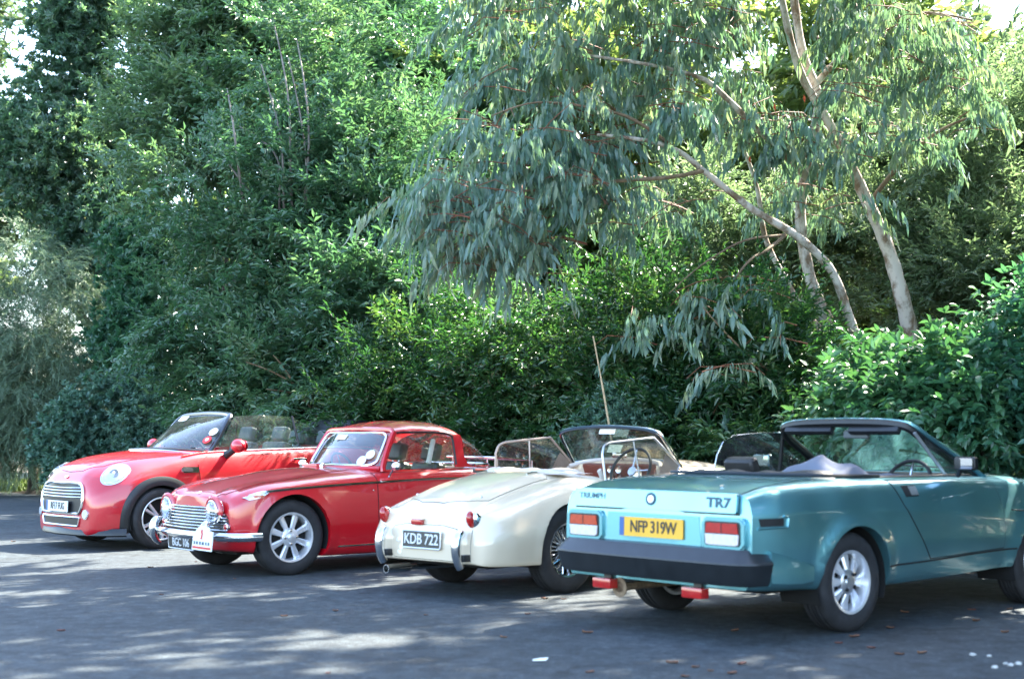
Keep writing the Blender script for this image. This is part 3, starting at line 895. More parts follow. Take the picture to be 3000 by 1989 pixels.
    for p in hb[1:-1:2]: add('press_stud', ball((p[0] - .03, p[1] * 1.03, p[2]), (.010, .010, .006), 8, 6), CHROME, car)
    # boot lid, spare-wheel lid
    lid = panel(car, body, 'boot_lid', CREAM, (0, 0, 0), AX['top'], P_top([(-1.815, -.30), (-1.875, -.12), (-1.875, .12), (-1.815, .30), (-1.70, .395), (-1.08, .40), (-1.04, .36), (-1.04, -.36), (-1.08, -.40), (-1.70, -.395)]), up=TOPUP, rad=3, gap=.004)
    for sg in (1, -1):
        h = skin.top(-1.10, sg * .27, .012)
        add('boot_hinge', tube([h + Vector((-.06, 0, -.010)), h, h + Vector((.05, 0, .0))], [.005, .009, .011], 8), CHROME, lid)
        h = skin.top(-1.72, sg * .34, .004)
        add('boot_fastener', lathe([(.012, 0), (.010, .008), (.003, .010)], 10, 'Z', tuple(h)), CHROME, lid)
    sp = panel(car, body, 'spare_wheel_lid', CREAM, (0, 0, 0), AX['rear'], P_rear([(.35, .30), (.36, .46), (.33, .495), (.20, .515), (-.20, .515), (-.33, .495), (-.36, .46), (-.35, .30), (-.31, .272), (.31, .272)]), rad=3, gap=.004)
    for y, z in ((.25, .40), (.22, .345), (.235, .31)):
        q = skin.end(y + .02, z, -1, .004)
        add('paint_chip', prism(ellipse(.022, .016, 9, rot=y * 40), .0015, frame(q, (-1, 0, .1))), ALLOY, sp, label='worn grey patch in the cream paint')
    # seams at the wing edges
    for sg in (1, -1):
        pts = []
        for z in np.linspace(.50, .27, 8):
            pts.append(skin.end(sg * .478, z, -1, .001))
        add('wing_seam', tube(pts, .0035, 5), mat('cream_seam', (.30, .27, .22), rough=.7), car)
        pts = [skin.top(x, sg * .432, .0) for x in np.linspace(-1.84, -.95, 26)]
        add('wing_beading', tube(pts, .0045, 5), CREAM, car)
        # tail lamp: red teardrop on a chrome foot
        q = skin.end(sg * .470, .565, -1, 0)
        fr = Matrix.Rotation(R(-18), 3, 'Y')
        base = add('tail_lamp', ball(q + Vector((.02, sg * .012, -.002)), (.050, .038, .072), 20, 14, fr), CHROME, car, label='red teardrop tail lamp on a chrome base')
        add('red_lens', ball(q + Vector((-.022, -sg * .004, .006)), (.044, .030, .062), 20, 14, fr), REDLENS, base)
    q = skin.end(.07, .535, -1, 0)
    sl = add('stop_lamp', box(q + Vector((-.016, 0, 0)), (.045, .112, .044), .014, 3), REDLENS, car, label='small red stop lamp above the number plate')
    add('lamp_hood', box(q + Vector((-.010, 0, .021)), (.044, .118, .010), .004), CREAM, sl)
    qz = skin.end(0, .41, -1, 0)
    plate(car, qz + Vector((-.016, 0, .0)), (-1, 0, .06), .395, .112, PLATE_K, 'KDB 722', SILVERINK, .108, .93, bold=.0014, edge=ALLOY2, space=.98)
    add('plate_bracket', box(qz + Vector((-.004, 0, 0)), (.022, .30, .06)), BLACK, car)
    # overriders
    for y in (.385, -.430):
        q = skin.end(y, .36, -1, 0)
        pp = path([(q.x - .01, y, .480), (q.x - .050, y, .470), (q.x - .085, y, .425), (q.x - .092, y, .36), (q.x - .080, y, .29), (q.x - .05, y, .232)], 5)
        rr = list(np.interp(np.linspace(0, 1, len(pp)), [0, .15, .5, 1], [.012, .034, .040, .030]))
        add('overrider', tube(pp, rr, 12, flat=(1.0, 1.0)), CHROME, car, label='chrome vertical overrider')
        add('overrider_bracket', box((q.x - .02, y - .02, .30), (.08, .05, .05), .01), BLACK, car)
    add('exhaust_pipe', merge(tube(path([(-.5, .2, .18), (-1.2, .30, .17), (-1.80, .35, .178)], 5), .022, 10), lathe([(.031, -1.80), (.033, -1.82), (.033, -2.03), (.026, -2.03), (.026, -1.90)], 18, 'X', (0, .35, .178))), CHROME, car, label='chrome-tipped exhaust pipe')
    add('rear_lamp_bar', box(skin.top(-.86, .42, .02) + Vector((0, 0, .006)), (.06, .34, .035), .01), BLACK, car)
    add('red_strip', box(skin.top(-.86, .42, .02) + Vector((-.006, .03, .016)), (.052, .22, .022), .008), REDLENS2, car, label='red strip lying on the rear deck')
    # windscreen
    top = path([(.14, .545, 1.170), (.12, .50, 1.195), (.10, .30, 1.225), (.095, 0, 1.238), (.10, -.30, 1.225), (.12, -.50, 1.195), (.14, -.545, 1.170)], 5)
    bot = path([(.36, .575, .925), (.37, .53, .935), (.42, .30, .955), (.44, 0, .965), (.42, -.30, .955), (.37, -.53, .935), (.36, -.575, .925)], 5)
    fr = path([(.37, .58, .90), (.25, .565, 1.04), (.145, .548, 1.165), (.12, .505, 1.200), (.10, .30, 1.232), (.095, 0, 1.244), (.10, -.30, 1.232), (.12, -.505, 1.200), (.145, -.548, 1.165), (.25, -.565, 1.04), (.37, -.58, .90)], 6)
    ws = add('windscreen_frame', tube(fr, .015, 8, flat=(1, .8)), CHROME, car)
    add('frame_seal', tube([(p[0] - .012, p[1] * .975, p[2] - .012) for p in fr], .008, 6), BLACK, ws)
    add('windscreen_glass', grid_panel(top, bot, 6, (.02, 0, .01)), GLASS, ws, smooth=60)
    add('lower_rail', tube(bot, .014, 6), CHROME, ws)
    add('header_capping', tube([(p[0] - .004, p[1], p[2] + .008) for p in top], .015, 6, flat=(1.2, .7)), mat('blue_grey_capping', (.05, .09, .13), rough=.3, coat=.6), ws)
    add('parking_permit', prism(rrect(.17, .058, .004, 2), .002, frame((.092, -.02, 1.205), (-1, 0, .45))), PAPER, ws, smooth=0, label='white paper permit behind the windscreen top')
    add('parking_ticket', prism(rrect(.15, .075, .004, 2), .002, frame((.235, .02, 1.055), (-1, 0, .6))), mat('pale_green_paper', (.62, .70, .52), rough=.7, var=.35, scale=60), ws, smooth=0)
    add('scuttle_mirror', merge(box((.28, .0, 1.0), (.02, .16, .045), .008), tube([(.33, 0, .955), (.29, 0, 1.0)], .006, 6)), CHROME, ws)
    # side screens
    for sg in (1, -1):
        pts = [(-.62, .80), (-.635, 1.02), (-.60, 1.085), (-.52, 1.112), (.02, 1.150), (.33, .925), (.28, .86)]
        yy = lambda z: sg * (.600 - (z - .8) * .10)
        P3 = [(x, yy(z), z) for x, z in pts]
        f = add('side_screen', tube(path([P3[0], P3[1], P3[2], P3[3], P3[4]], 5, (1, 3)) + [P3[5], P3[6]], .010, 8), ALLOY if sg < 0 else LEATHER_TAN, car, label='metal-framed side screen above the door')
        add('clear_panel', (P3, [tuple(range(len(P3)))]), PERSPEX, f, smooth=0)
        add('divider', tube([(-.24, yy(1.13), 1.130), (-.20, yy(.83), .83)], .007, 6), ALLOY, f)
        add('lower_rail', tube([P3[0], P3[6]], .012, 6), LEATHER_TAN, f)
        add('front_flap', ([P3[5], P3[6], (.05, yy(.85), .85), (.16, yy(1.02), 1.02)], [(0, 1, 2, 3)]), LEATHER_TAN, f, smooth=0)
    # interior
    db = add('dashboard', box((.30, 0, .85), (.06, .92, .16), .02, 2, Matrix.Rotation(R(-12), 3, 'Y')), LEATHER_BRN, car, label='brown dashboard with round chrome dials')
    for y, z, r in ((-.20, .86, .052), (-.44, .86, .052), (.0, .88, .03), (.09, .88, .03), (.0, .81, .03), (.09, .81, .03)):
        add('dial', lathe([(r, .268), (r + .004, .262), (r + .002, .256), (r - .006, .258), (.003, .260)], 20, 'X', (0, y, z)), CHROME, db)
    add('dash_roll', tube(path([(.20, -.50, .90), (.31, -.36, .945), (.345, 0, .965), (.31, .36, .945), (.20, .50, .90)], 5), .020, 8), CREAM_TRIM, car)
    steering_wheel(car, (.04, -.31, .885), .195, 0, BLACK, rake=R(28))
    for y in (.23, -.23): seat(car, -.52, y, .34, .40, LEATHER_BRN, .46, False, R(14))
    add('gear_lever', tube([(.02, 0, .40), (-.04, 0, .62)], .009, 6), CHROME, car)
    # bonnet and nose
    panel(car, body, 'bonnet', CREAM, (0, 0, 0), AX['top'], P_top([(.50, -.40), (1.70, -.30), (1.78, 0), (1.70, .30), (.50, .40)]), up=TOPUP, rad=3)
    gr = add('grille', clip_patch(body, (0, 0, 0), AX['front'], P_front(ellipse(.36, .11, 24, cy=.46)), rad=3, off=.004, rim=.0), BLACK, car)
    for z in np.linspace(.39, .53, 6):
        w = .34 * math.sqrt(max(.05, 1 - ((z - .46) / .115)**2))
        add('grille_bar', tube([skin.end(y, z, 1, .012) for y in np.linspace(-w, w, 10)], .006, 5), CHROME, gr)
    for sg in (1, -1):
        q = skin.end(sg * .50, .625, 1, 0)
        hl = add('headlamp', lathe([(.098, -.06), (.100, .0), (.094, .012), (.088, .010)], 28, 'X', (q.x + .01, q.y, q.z), ends=(True, False)), CHROME, car)
        add('lamp_glass', ball((q.x + .012, q.y, q.z), (.030, .089, .089), 20, 10), LENS, hl)
    add('front_bumper', sweep_plan([(1.72, -.70), (1.90, -.62), (1.99, -.3), (2.01, 0), (1.99, .3), (1.90, .62), (1.72, .70)], [(-.01, .40), (.02, .385), (.02, .335), (-.01, .32)], 1), CHROME, car)
    body.free()
    return car
cream_car()
# ------------------------------------------------------------------ red hardtop
def loft_sheet(rows, pu, pv, mirror=True):
    """open sheet from stations (list of (x,y,z) from centre out), mirrored about y=0"""
    G = np.array(rows, float); G = np.swapaxes(spl(np.swapaxes(G, 0, 1), pv), 0, 1); G = spl(G, pu)
    U, W, _ = G.shape
    H = np.concatenate([G[:, ::-1] * np.array([1, -1, 1]), G[:, 1:]], axis=1); W2 = H.shape[1]
    V = [tuple(p) for p in H.reshape(-1, 3)]
    F = [(u * W2 + w, u * W2 + w + 1, (u + 1) * W2 + w + 1, (u + 1) * W2 + w) for u in range(U - 1) for w in range(W2 - 1)]
    return V, F

def thicken(ms, t):
    bm = bmesh.new(); vs = [bm.verts.new(p) for p in ms[0]]
    for q in ms[1]: bm.faces.new([vs[i] for i in q])
    bmesh.ops.recalc_face_normals(bm, faces=bm.faces[:])
    bmesh.ops.solidify(bm, geom=bm.faces[:], thickness=t)
    bmesh.ops.recalc_face_normals(bm, faces=bm.faces[:])
    return from_bm(bm)

def red_car():
    car = empty('parked_car', (-1.412, 13.254, 0), R(218.88))
    tag(car, 'red classic sports car with red hardtop, chrome grille bars and eight-spoke alloy wheels', 'car', 'cars parked in a row')
    def S(x, z0, z1, r2, r3, r4, r5, r6, r7, dx=0):
        return [(x, 0, z0), (x, .22, z1), (x, *r2), (x, *r3), (x + dx * .5, *r4), (x + dx, *r5), (x + dx, *r6), (x + dx, *r7), (x + dx, 0, r7[1])]
    st = [S(-1.96, .745, .745, (.42, .745), (.585, .785), (.645, .70), (.665, .50), (.645, .32), (.59, .27)),
          S(-1.90, .775, .775, (.43, .775), (.615, .812), (.675, .725), (.695, .50), (.675, .29), (.61, .24)),
          S(-1.60, .845, .843, (.44, .838), (.635, .845), (.705, .76), (.725, .50), (.705, .25), (.65, .20)),
          S(-1.12, .875, .872, (.44, .865), (.64, .858), (.722, .775), (.735, .50), (.712, .23), (.66, .16)),
          S(-.60, .880, .877, (.44, .870), (.64, .856), (.728, .780), (.738, .50), (.715, .225), (.66, .15)),
          S(-.10, .880, .877, (.44, .868), (.635, .845), (.728, .772), (.738, .50), (.715, .225), (.66, .145)),
          S(.30, .885, .882, (.44, .870), (.62, .836), (.728, .760), (.738, .50), (.715, .222), (.66, .142)),
          S(.65, .868, .862, (.44, .845), (.615, .820), (.730, .745), (.740, .50), (.715, .22), (.66, .142)),
          S(1.00, .835, .828, (.44, .795), (.61, .795), (.735, .728), (.742, .50), (.715, .22), (.655, .15)),
          S(1.30, .790, .785, (.44, .758), (.605, .768), (.735, .708), (.740, .48), (.71, .24), (.64, .17)),
          S(1.52, .742, .738, (.445, .718), (.597, .728), (.722, .668), (.730, .47), (.695, .27), (.615, .20)),
          S(1.67, .695, .692, (.45, .680), (.580, .672), (.678, .608), (.688, .45), (.650, .29), (.57, .215)),
          S(1.715, .668, .665, (.445, .655), (.560, .640), (.640, .575), (.650, .44), (.615, .30), (.53, .22)),
          S(1.735, .640, .638, (.43, .630), (.535, .612), (.605, .550), (.615, .44), (.585, .31), (.49, .225))]
    def deform(g):
        for xw in (-1.12, 1.12):
            d = np.hypot(g[:, 0] - xw, g[:, 2] - .315)
            m = (np.abs(g[:, 1]) > .60) & (g[:, 2] < .74)
            g[:, 1] += np.where(m, .020 * np.exp(-((d - .362) / .030)**2), 0)
        f = np.clip((g[:, 0] - 1.0) / .70, 0, 1)
        up = g[:, 2] > .60
        g[:, 2] += np.where(up, .030 * f**1.6 * np.exp(-((np.abs(g[:, 1]) - .42) / .085)**2), 0)   # brows over the lamps
        g[:, 2] += np.where(up, .016 * np.exp(-((g[:, 0] - .95) / .35)**2) * np.exp(-(g[:, 1] / .16)**4), 0)
        return g
    st = [[(p[0] - .085 * min(1, max(0, (p[0] - 1.25) / .40)), p[1], p[2]) for p in q] for q in st]
    body = loft_body(st, 8, [5, 6, 7, 7, 8, 7, 4, 3], crows=(), tail_bulge=.02, nose_bulge=lambda s, z: .075 * (1 - s * s), deform=deform)
    skin = Skin(body)
    ck = [(-.78, .50), (-.84, .30), (-.84, -.30), (-.78, -.50), (-.3, -.535), (.12, -.535), (.20, -.50), (.26, 0), (.20, .50), (.12, .535), (-.3, .535)]
    cut = []
    for xw in (-1.12, 1.12):
        for sg in (1, -1): cut.append(cyl_y(xw, .325, .352, sg * .45, sg * 1.2))
    cut.append(prism_z(ck, .25, 1.3))
    add('body_shell', boolean(body, cut), RED, car, smooth=32)
    add('cockpit_lining', tub(ck, .25, .84), LEATHER_BLK, car, smooth=0)
    for xw in (-1.12, 1.12):
        for sg in (1, -1): add('wheel_arch_liner', well(xw, .325, .348, sg * .455, sg * .71), DARK, car)
    for x, y in ((-1.12, .615), (-1.12, -.615), (1.12, .615), (1.12, -.615)):
        make_wheel(car, 'minilite', x, y, .315, .185, .205)
    add('chassis', box((0, 0, .22), (3.0, .90, .10), .02), DARK, car)
    add('front_axle', tube([(1.12, -.6, .28), (1.12, .6, .28)], .045, 8), DARK, car)
    for sg in (1, -1):
        a = AX['side+' if sg > 0 else 'side-']
        d = panel(car, body, 'door', RED, (0, 0, 0), a, P_side([(-.655, .845), (.285, .832), (.278, .60), (.262, .285), (-.585, .285), (-.655, .42)], sg), rad=3, side=sg, mindot=.12)
        q = skin.side(-.52, .70, sg, .012)
        add('door_handle', tube([q + Vector((-.06, 0, 0)), q + Vector((-.02, sg * .012, 0)), q + Vector((.06, sg * .008, 0))], .010, 8), CHROME, d)
        add('side_trim', side_strip(skin, sg, [(1.52, .668), (1.43, .694), (1.29, .709), (.86, .735), (.30, .757), (-.43, .777), (-1.2, .775), (-1.80, .745)], .011, .004, per=10, flat=(.6, 1)), CHROME, car, label='chrome strip along the waistline')
        h = [(1.565, .648), (1.51, .668), (1.43, .686), (1.36, .696), (1.39, .676), (1.46, .650), (1.53, .636)]
        ind = add('side_lamp', clip_patch(body, (0, 0, 0), a, P_side(h, sg), rad=3, side=sg, off=.012, rim=.015, mindot=-.2), CHROME, car, label='chrome side lamp with amber lens')
        add('amber_lens', clip_patch(body, (0, 0, 0), a, P_side([(1.50, .662), (1.42, .677), (1.415, .665), (1.485, .648)], sg), rad=3, side=sg, off=.020, rim=.02, mindot=-.2), AMBERLENS, ind)
        add('sill_trim', side_strip(skin, sg, [(.68, .222), (0, .226), (-.68, .228)], .007, .004, per=6), CHROME, car)
        add('wing_mirror', merge(ball((.14, sg * .80, .895), (.035, .055, .042), 16, 10), tube([(.16, sg * .715, .80), (.15, sg * .77, .87)], .008, 6)), CHROME, car)
    panel(car, body, 'bonnet', RED, (0, 0, 0), AX['top'], P_top([(.42, -.46), (1.52, -.50), (1.62, -.47), (1.69, -.20), (1.69, .20), (1.62, .47), (1.52, .50), (.42, .46)]), up=TOPUP, rad=3, gap=.004)
    panel(car, body, 'boot_lid', RED, (0, 0, 0), AX['top'], P_top([(-1.88, -.42), (-1.28, -.45), (-1.28, .45), (-1.88, .42)]), up=TOPUP, rad=3, gap=.004)
    add('bonnet_badge', prism(ellipse(.035, .02, 14), .004, frame(skin.top(1.62, 0, .003), (.5, 0, .85), (1, 0, 0))), STICKER, car)
    add('scuttle_vent', box(skin.top(.46, -.05, .015), (.10, .24, .03), .010), RED, car)
    for y in (-.19, .09): add('vent_bracket', ball(skin.top(.46, y, .012), (.028, .022, .028), 12, 8), CHROME, car)
    # grille, lamps
    gp = [(-.62, .40), (-.585, .50), (-.50, .560), (-.30, .575), (.30, .575), (.50, .560), (.585, .50), (.62, .40), (.56, .365), (-.56, .365)]
    gr = add('grille', clip_patch(body, (0, 0, 0), AX['front'], P_front(gp), rad=3, off=.003, rim=0), BLACK, car, label='black grille opening crossed by chrome bars')
    for z in (.388, .414, .440, .466, .492, .518, .544, .568):
        w = .59 if z < .5 else .59 - (z - .5) * 1.6
        add('grille_bar', tube([skin.end(y, z, 1, .016) for y in np.linspace(-w, w, 22)], .0065, 6, flat=(1, .8)), CHROME, gr)
    for sg in (1, -1):
        q = skin.end(sg * .425, .535, 1, 0)
        hl = add('headlamp', lathe([(.100, -.05), (.104, .022), (.100, .040), (.090, .046), (.086, .040)], 32, 'X', (q.x, q.y, q.z), ends=(False, False)), CHROME, car, label='round headlamp with a chrome ring')
        add('reflector', lathe([(.088, .036), (.074, .012), (.050, -.010), (.020, -.022), (.003, -.024)], 28, 'X', tuple(q), ends=(False, True)), CHROME, hl)
        add('lamp_glass', lathe([(.089, .038), (.075, .054), (.045, .064), (.003, .068)], 28, 'X', tuple(q), ends=(False, True)), GLASS_LAMP, hl)
        brow = [(q.x + .030 - .016 * abs(math.cos(t)), q.y + .122 * math.cos(t), q.z + .116 * math.sin(t)) for t in np.linspace(R(-10), R(190), 20)]
        add('lamp_brow', tube(brow, .020, 8), RED, hl)
        q = skin.end(sg * .575, .415, 1, .0)
        sl = add('corner_lamp', lathe([(.036, -.02), (.038, .012), (.030, .018)], 18, 'X', tuple(q)), CHROME, car)
        add('lens', ball(q + Vector((.014, 0, 0)), (.014, .028, .028), 12, 8), REDLENS, sl)
    # bumper and overriders
    bl = [(p[0], p[1]) for p in spl(np.array([(1.44, -.765), (1.54, -.755), (1.66, -.67), (1.75, -.42), (1.785, 0), (1.75, .42), (1.66, .67), (1.54, .755), (1.44, .765)]), 6)]
    add('front_bumper', sweep_plan(bl, [(-.012, .372), (.008, .370), (.024, .352), (.028, .335), (.022, .318), (.006, .302), (-.012, .300)], 1), CHROME, car, label='chrome front bumper blade')
    for sg in (1, -1):
        y = sg * .47
        pp = path([(1.74, y, .450), (1.785, y, .440), (1.815, y, .40), (1.82, y, .33), (1.80, y, .27), (1.76, y, .235)], 4)
        rr = list(np.interp(np.linspace(0, 1, len(pp)), [0, .2, .5, 1], [.012, .034, .042, .020]))
        add('overrider', tube(pp, rr, 12), CHROME, car)
    plate(car, (1.778, -.01, .262), (1, 0, -.08), .46, .095, PLATE_K, 'BGC 106', SILVERINK, .096, .90, bold=.001, edge=ALLOY, space=.97)
    add('plate_bracket', box((1.76, .11, .30), (.02, .20, .07)), BLACK, car)
    f = frame((1.865, .555, .335), (1, 0, .06))
    rp = [(-.175, -.100), (.175, -.100), (.185, .055), (.12, .062), (.115, .085), (.06, .098), (0, .10), (-.06, .092), (-.115, .06), (-.16, .02)]
    ry = add('rally_plate', prism(rp, .006, f), STICKER, car, smooth=0, label='white rally plate with a red emblem and red line')
    add('red_line', prism([(-.16, -.088), (.16, -.088), (.16, -.070), (-.16, -.070)], .002, f @ Matrix.Translation((0, 0, .0062))), REDINK, ry, smooth=0)
    for bx, bw in ((-.13, .03), (-.085, .04), (-.03, .035), (.02, .045), (.075, .03), (.12, .03)):
        add('printed_mark', prism([(bx - bw * .4, -.055), (bx + bw * .4, -.055), (bx + bw * .4, -.030), (bx - bw * .4, -.030)], .002, f @ Matrix.Translation((0, 0, .0062))), GREYCLOTH, ry, smooth=0)
    add('red_emblem', merge(prism([(-.02, -.01), (.01, -.01), (.02, .03), (.012, .068), (-.006, .074), (-.016, .05), (-.004, .03)], .002, f @ Matrix.Translation((-.01, 0, .0062)))), REDINK, ry, smooth=0)
    add('plate_stay', box((1.83, .515, .33), (.05, .20, .03)), BLACK, car)
    add('front_valance', sweep_plan([(1.43, -.62), (1.56, -.52), (1.655, -.25), (1.67, 0), (1.655, .25), (1.56, .52), (1.43, .62)], [(-.10, .27), (.0, .27), (-.01, .23), (-.06, .20), (-.12, .20)], 1), RED, car)
    # windscreen: red surround, chrome inner frame
    base = lambda y: Vector((.37 - .20 * (abs(y) / .60)**2.2, y, .868))
    topc = lambda y: Vector((.045 - .055 * (abs(y) / .54)**2.2, y, 1.222 - .014 * (abs(y) / .54)**2))
    def scr(u, v, off=0):          # u -1..1 across, v 0..1 up
        b = base(u * .595); t = topc(u * .535)
        p = b.lerp(t, v); p.x += .012 * math.sin(math.pi * v)
        return p
    gl = ([], []); NU, NV = 20, 8
    V = [tuple(scr(-1 + 2 * i / NU, .08 + .86 * j / NV)) for j in range(NV + 1) for i in range(NU + 1)]
    Fq = [(j * (NU + 1) + i, j * (NU + 1) + i + 1, (j + 1) * (NU + 1) + i + 1, (j + 1) * (NU + 1) + i) for j in range(NV) for i in range(NU)]
    ring = []
    for (u, v) in rrect(1.90, .84, .16, 5, 0, .5):
        ring.append(scr(u, v) + Vector((.010, 0, .004)))
    ringd = []
    for i in range(len(ring)):
        a, b = ring[i], ring[(i + 1) % len(ring)]; k = max(1, int((b - a).length / .06))
        for j in range(k): ringd.append(tuple(a.lerp(b, j / k)))
    # keep the glass inside the rounded ring
    ws = add('windscreen_surround', tube([tuple(base(.61) + Vector((-.01, .005, -.02)))] + [tuple(scr(1.03, v)) for v in np.linspace(.05, .95, 8)] + [tuple(scr(u, 1.0)) for u in np.linspace(.96, -.96, 18)] + [tuple(scr(-1.03, v)) for v in np.linspace(.95, .05, 8)] + [tuple(base(-.61) + Vector((-.01, -.005, -.02)))], .030, 8, flat=(1, .8)), RED, car)
    add('windscreen_frame', tube(ringd, .012, 8, closed=True), CHROME, ws)
    add('windscreen_glass', (V, Fq), GLASS, ws, smooth=60)
    add('lower_surround', tube([tuple(scr(u, .02)) for u in np.linspace(-1, 1, 20)], .022, 8), RED, ws)
    add('paper_permit', prism(rrect(.17, .06, .004, 2), .002, frame(scr(-.22, .80) + Vector((.012, 0, 0)), (.72, 0, .60))), PAPER, ws, smooth=0, label='white paper permit at the top of the windscreen')
    for u, v, r in ((.80, .36, .048), (.70, .20, .050)):
        add('round_sticker', prism(ellipse(r, r, 20), .002, frame(scr(u, v) + Vector((.014, .004, .004)), (.75, .25, .55))), STICKER, ws, smooth=0)
    add('wiper', tube([scr(-.5, .06) + Vector((.02, 0, .01)), scr(.1, .12) + Vector((.018, 0, .01))], .006, 5), BLACK, ws)
    # hardtop
    rows = [[(.055, 0, 1.234), (.050, .25, 1.231), (.025, .42, 1.222), (.005, .505, 1.206), (-.005, .545, 1.188)],
            [(-.08, 0, 1.272), (-.08, .25, 1.266), (-.08, .42, 1.247), (-.08, .510, 1.222), (-.08, .552, 1.194)],
            [(-.30, 0, 1.305), (-.30, .25, 1.297), (-.30, .42, 1.268), (-.30, .512, 1.233), (-.30, .555, 1.198)],
            [(-.55, 0, 1.300), (-.55, .25, 1.291), (-.55, .42, 1.261), (-.55, .510, 1.225), (-.55, .553, 1.188)],
            [(-.74, 0, 1.255), (-.74, .25, 1.245), (-.74, .42, 1.215), (-.73, .502, 1.182), (-.72, .545, 1.145)],
            [(-.84, 0, 1.215), (-.835, .25, 1.205), (-.82, .42, 1.175), (-.80, .495, 1.142), (-.78, .538, 1.105)]]
    rf = add('hardtop', thicken(loft_sheet(rows, 6, 5), .018), RED, car, smooth=40, label='red hardtop roof panel')
    for sg in (1, -1):
        pil = [(-.655, 1.175), (-.665, 1.0), (-.665, .875), (-.86, .875), (-.80, .905), (-.770, .97), (-.762, 1.06), (-.772, 1.13), (-.75, 1.175)]
        yy = lambda z: sg * (.612 - (z - .87) * .23)
        V = [(x, yy(z), z) for x, z in pil] + [(x, yy(z) - sg * .035, z) for x, z in pil]; n = len(pil)
        add('roof_pillar', (V, [tuple(range(n)), tuple(reversed(range(n, 2 * n)))] + [(i, (i + 1) % n, n + (i + 1) % n, n + i) for i in range(n)]), RED, rf, smooth=30)
        add('drip_rail', tube(path([(.0, sg * .552, 1.188), (-.08, sg * .558, 1.194), (-.3, sg * .562, 1.197), (-.55, sg * .560, 1.187), (-.655, sg * .553, 1.150), (-.668, sg * .60, .90)], 5), .010, 6), BLACK, rf)
        wp = [(.0, 1.178), (-.08, 1.186), (-.3, 1.190), (-.55, 1.182), (-.648, 1.145), (-.66, .875), (.22, .865)]
        add('door_window', ([(x, sg * (.598 - (z - .87) * .17), z) for x, z in wp], [tuple(range(7))]), GLASS_CLEAR, rf, smooth=0)
    tp = path([(-.79, .520, 1.12), (-.825, .42, 1.165), (-.835, .2, 1.198), (-.838, 0, 1.206), (-.835, -.2, 1.198), (-.825, -.42, 1.165), (-.79, -.520, 1.12)], 5)
    bt = path([(-.88, .600, .885), (-1.10, .52, .888), (-1.20, .25, .892), (-1.22, 0, .893), (-1.20, -.25, .892), (-1.10, -.52, .888), (-.88, -.600, .885)], 5)
    rw = add('rear_window', grid_panel(tp, bt, 7, (-.04, 0, .02)), GLASS_REAR, rf, smooth=60, label='curved rear window')
    add('rear_window_rim', tube([(p[0], p[1], p[2] + .004) for p in bt], .014, 6), CHROME, rf)
    # interior
    for y in (.28, -.28): seat(car, -.46, y, .34, .42, LEATHER_BLK, .58, True, R(14), hm=mat('dark_brown_leather', (.045, .030, .020), rough=.5, var=.3, bump=.1))
    add('parcel_shelf', box((-.75, 0, .855), (.20, .98, .05), .02), CREAM_TRIM, car)
    add('dashboard', box((.20, 0, .80), (.16, 1.0, .14), .03), mat('wood_dash', (.10, .035, .015), rough=.3, coat=.6, var=.3), car)
    steering_wheel(car, (-.02, -.30, .83), .19, 0, BLACK, rake=R(26))
    for y in (.28,): add('seat_highlight', box((-.50, y + .15, 1.02), (.05, .03, .24), .02, 2, Matrix.Rotation(R(-14), 3, 'Y')), PAPER, car, label='pale bar standing in for the sunlit highlight by the head restraint')  # white bar added as a painted sunlit highlight beside the seat
    # boot rack
    def rail(pts): return tube(path(pts, 4, tuple(range(1, len(pts) - 1))), .010, 8)
    rk = add('luggage_rack', merge(tube([(-1.30, -.40, .955), (-1.82, -.38, .925), (-1.82, .38, .925), (-1.30, .40, .955)], .010, 8, closed=True), *[tube([(-1.32 - i * .125, -.39, .953 - i * .0075), (-1.32 - i * .125, .39, .953 - i * .0075)], .007, 6) for i in range(1, 4)], *[tube([(x, y, .86 if x > -1.5 else .80), (x, y, .955 if x > -1.5 else .93)], .009, 6) for x in (-1.34, -1.78) for y in (-.36, .36)]), CHROME, car, label='chrome luggage rack on the boot lid')
    for sg in (1, -1):
        q = skin.end(sg * .55, .62, -1, 0)
        add('tail_lamp', box(q + Vector((-.012, 0, 0)), (.04, .10, .18), .015), REDLENS, car)
    add('rear_bumper', sweep_plan([(-1.72, -.73), (-1.94, -.66), (-2.03, -.3), (-2.05, 0), (-2.03, .3), (-1.94, .66), (-1.72, .73)], [(-.012, .44), (.02, .425), (.02, .365), (-.012, .35)], -1), CHROME, car)
    add('door_badge_dot', lathe([(.008, 0), (.006, .004)], 8, 'Y', tuple(skin.side(.33, .69, 1, .0))), CHROME, car)
    body.free()
    return car
red_car()
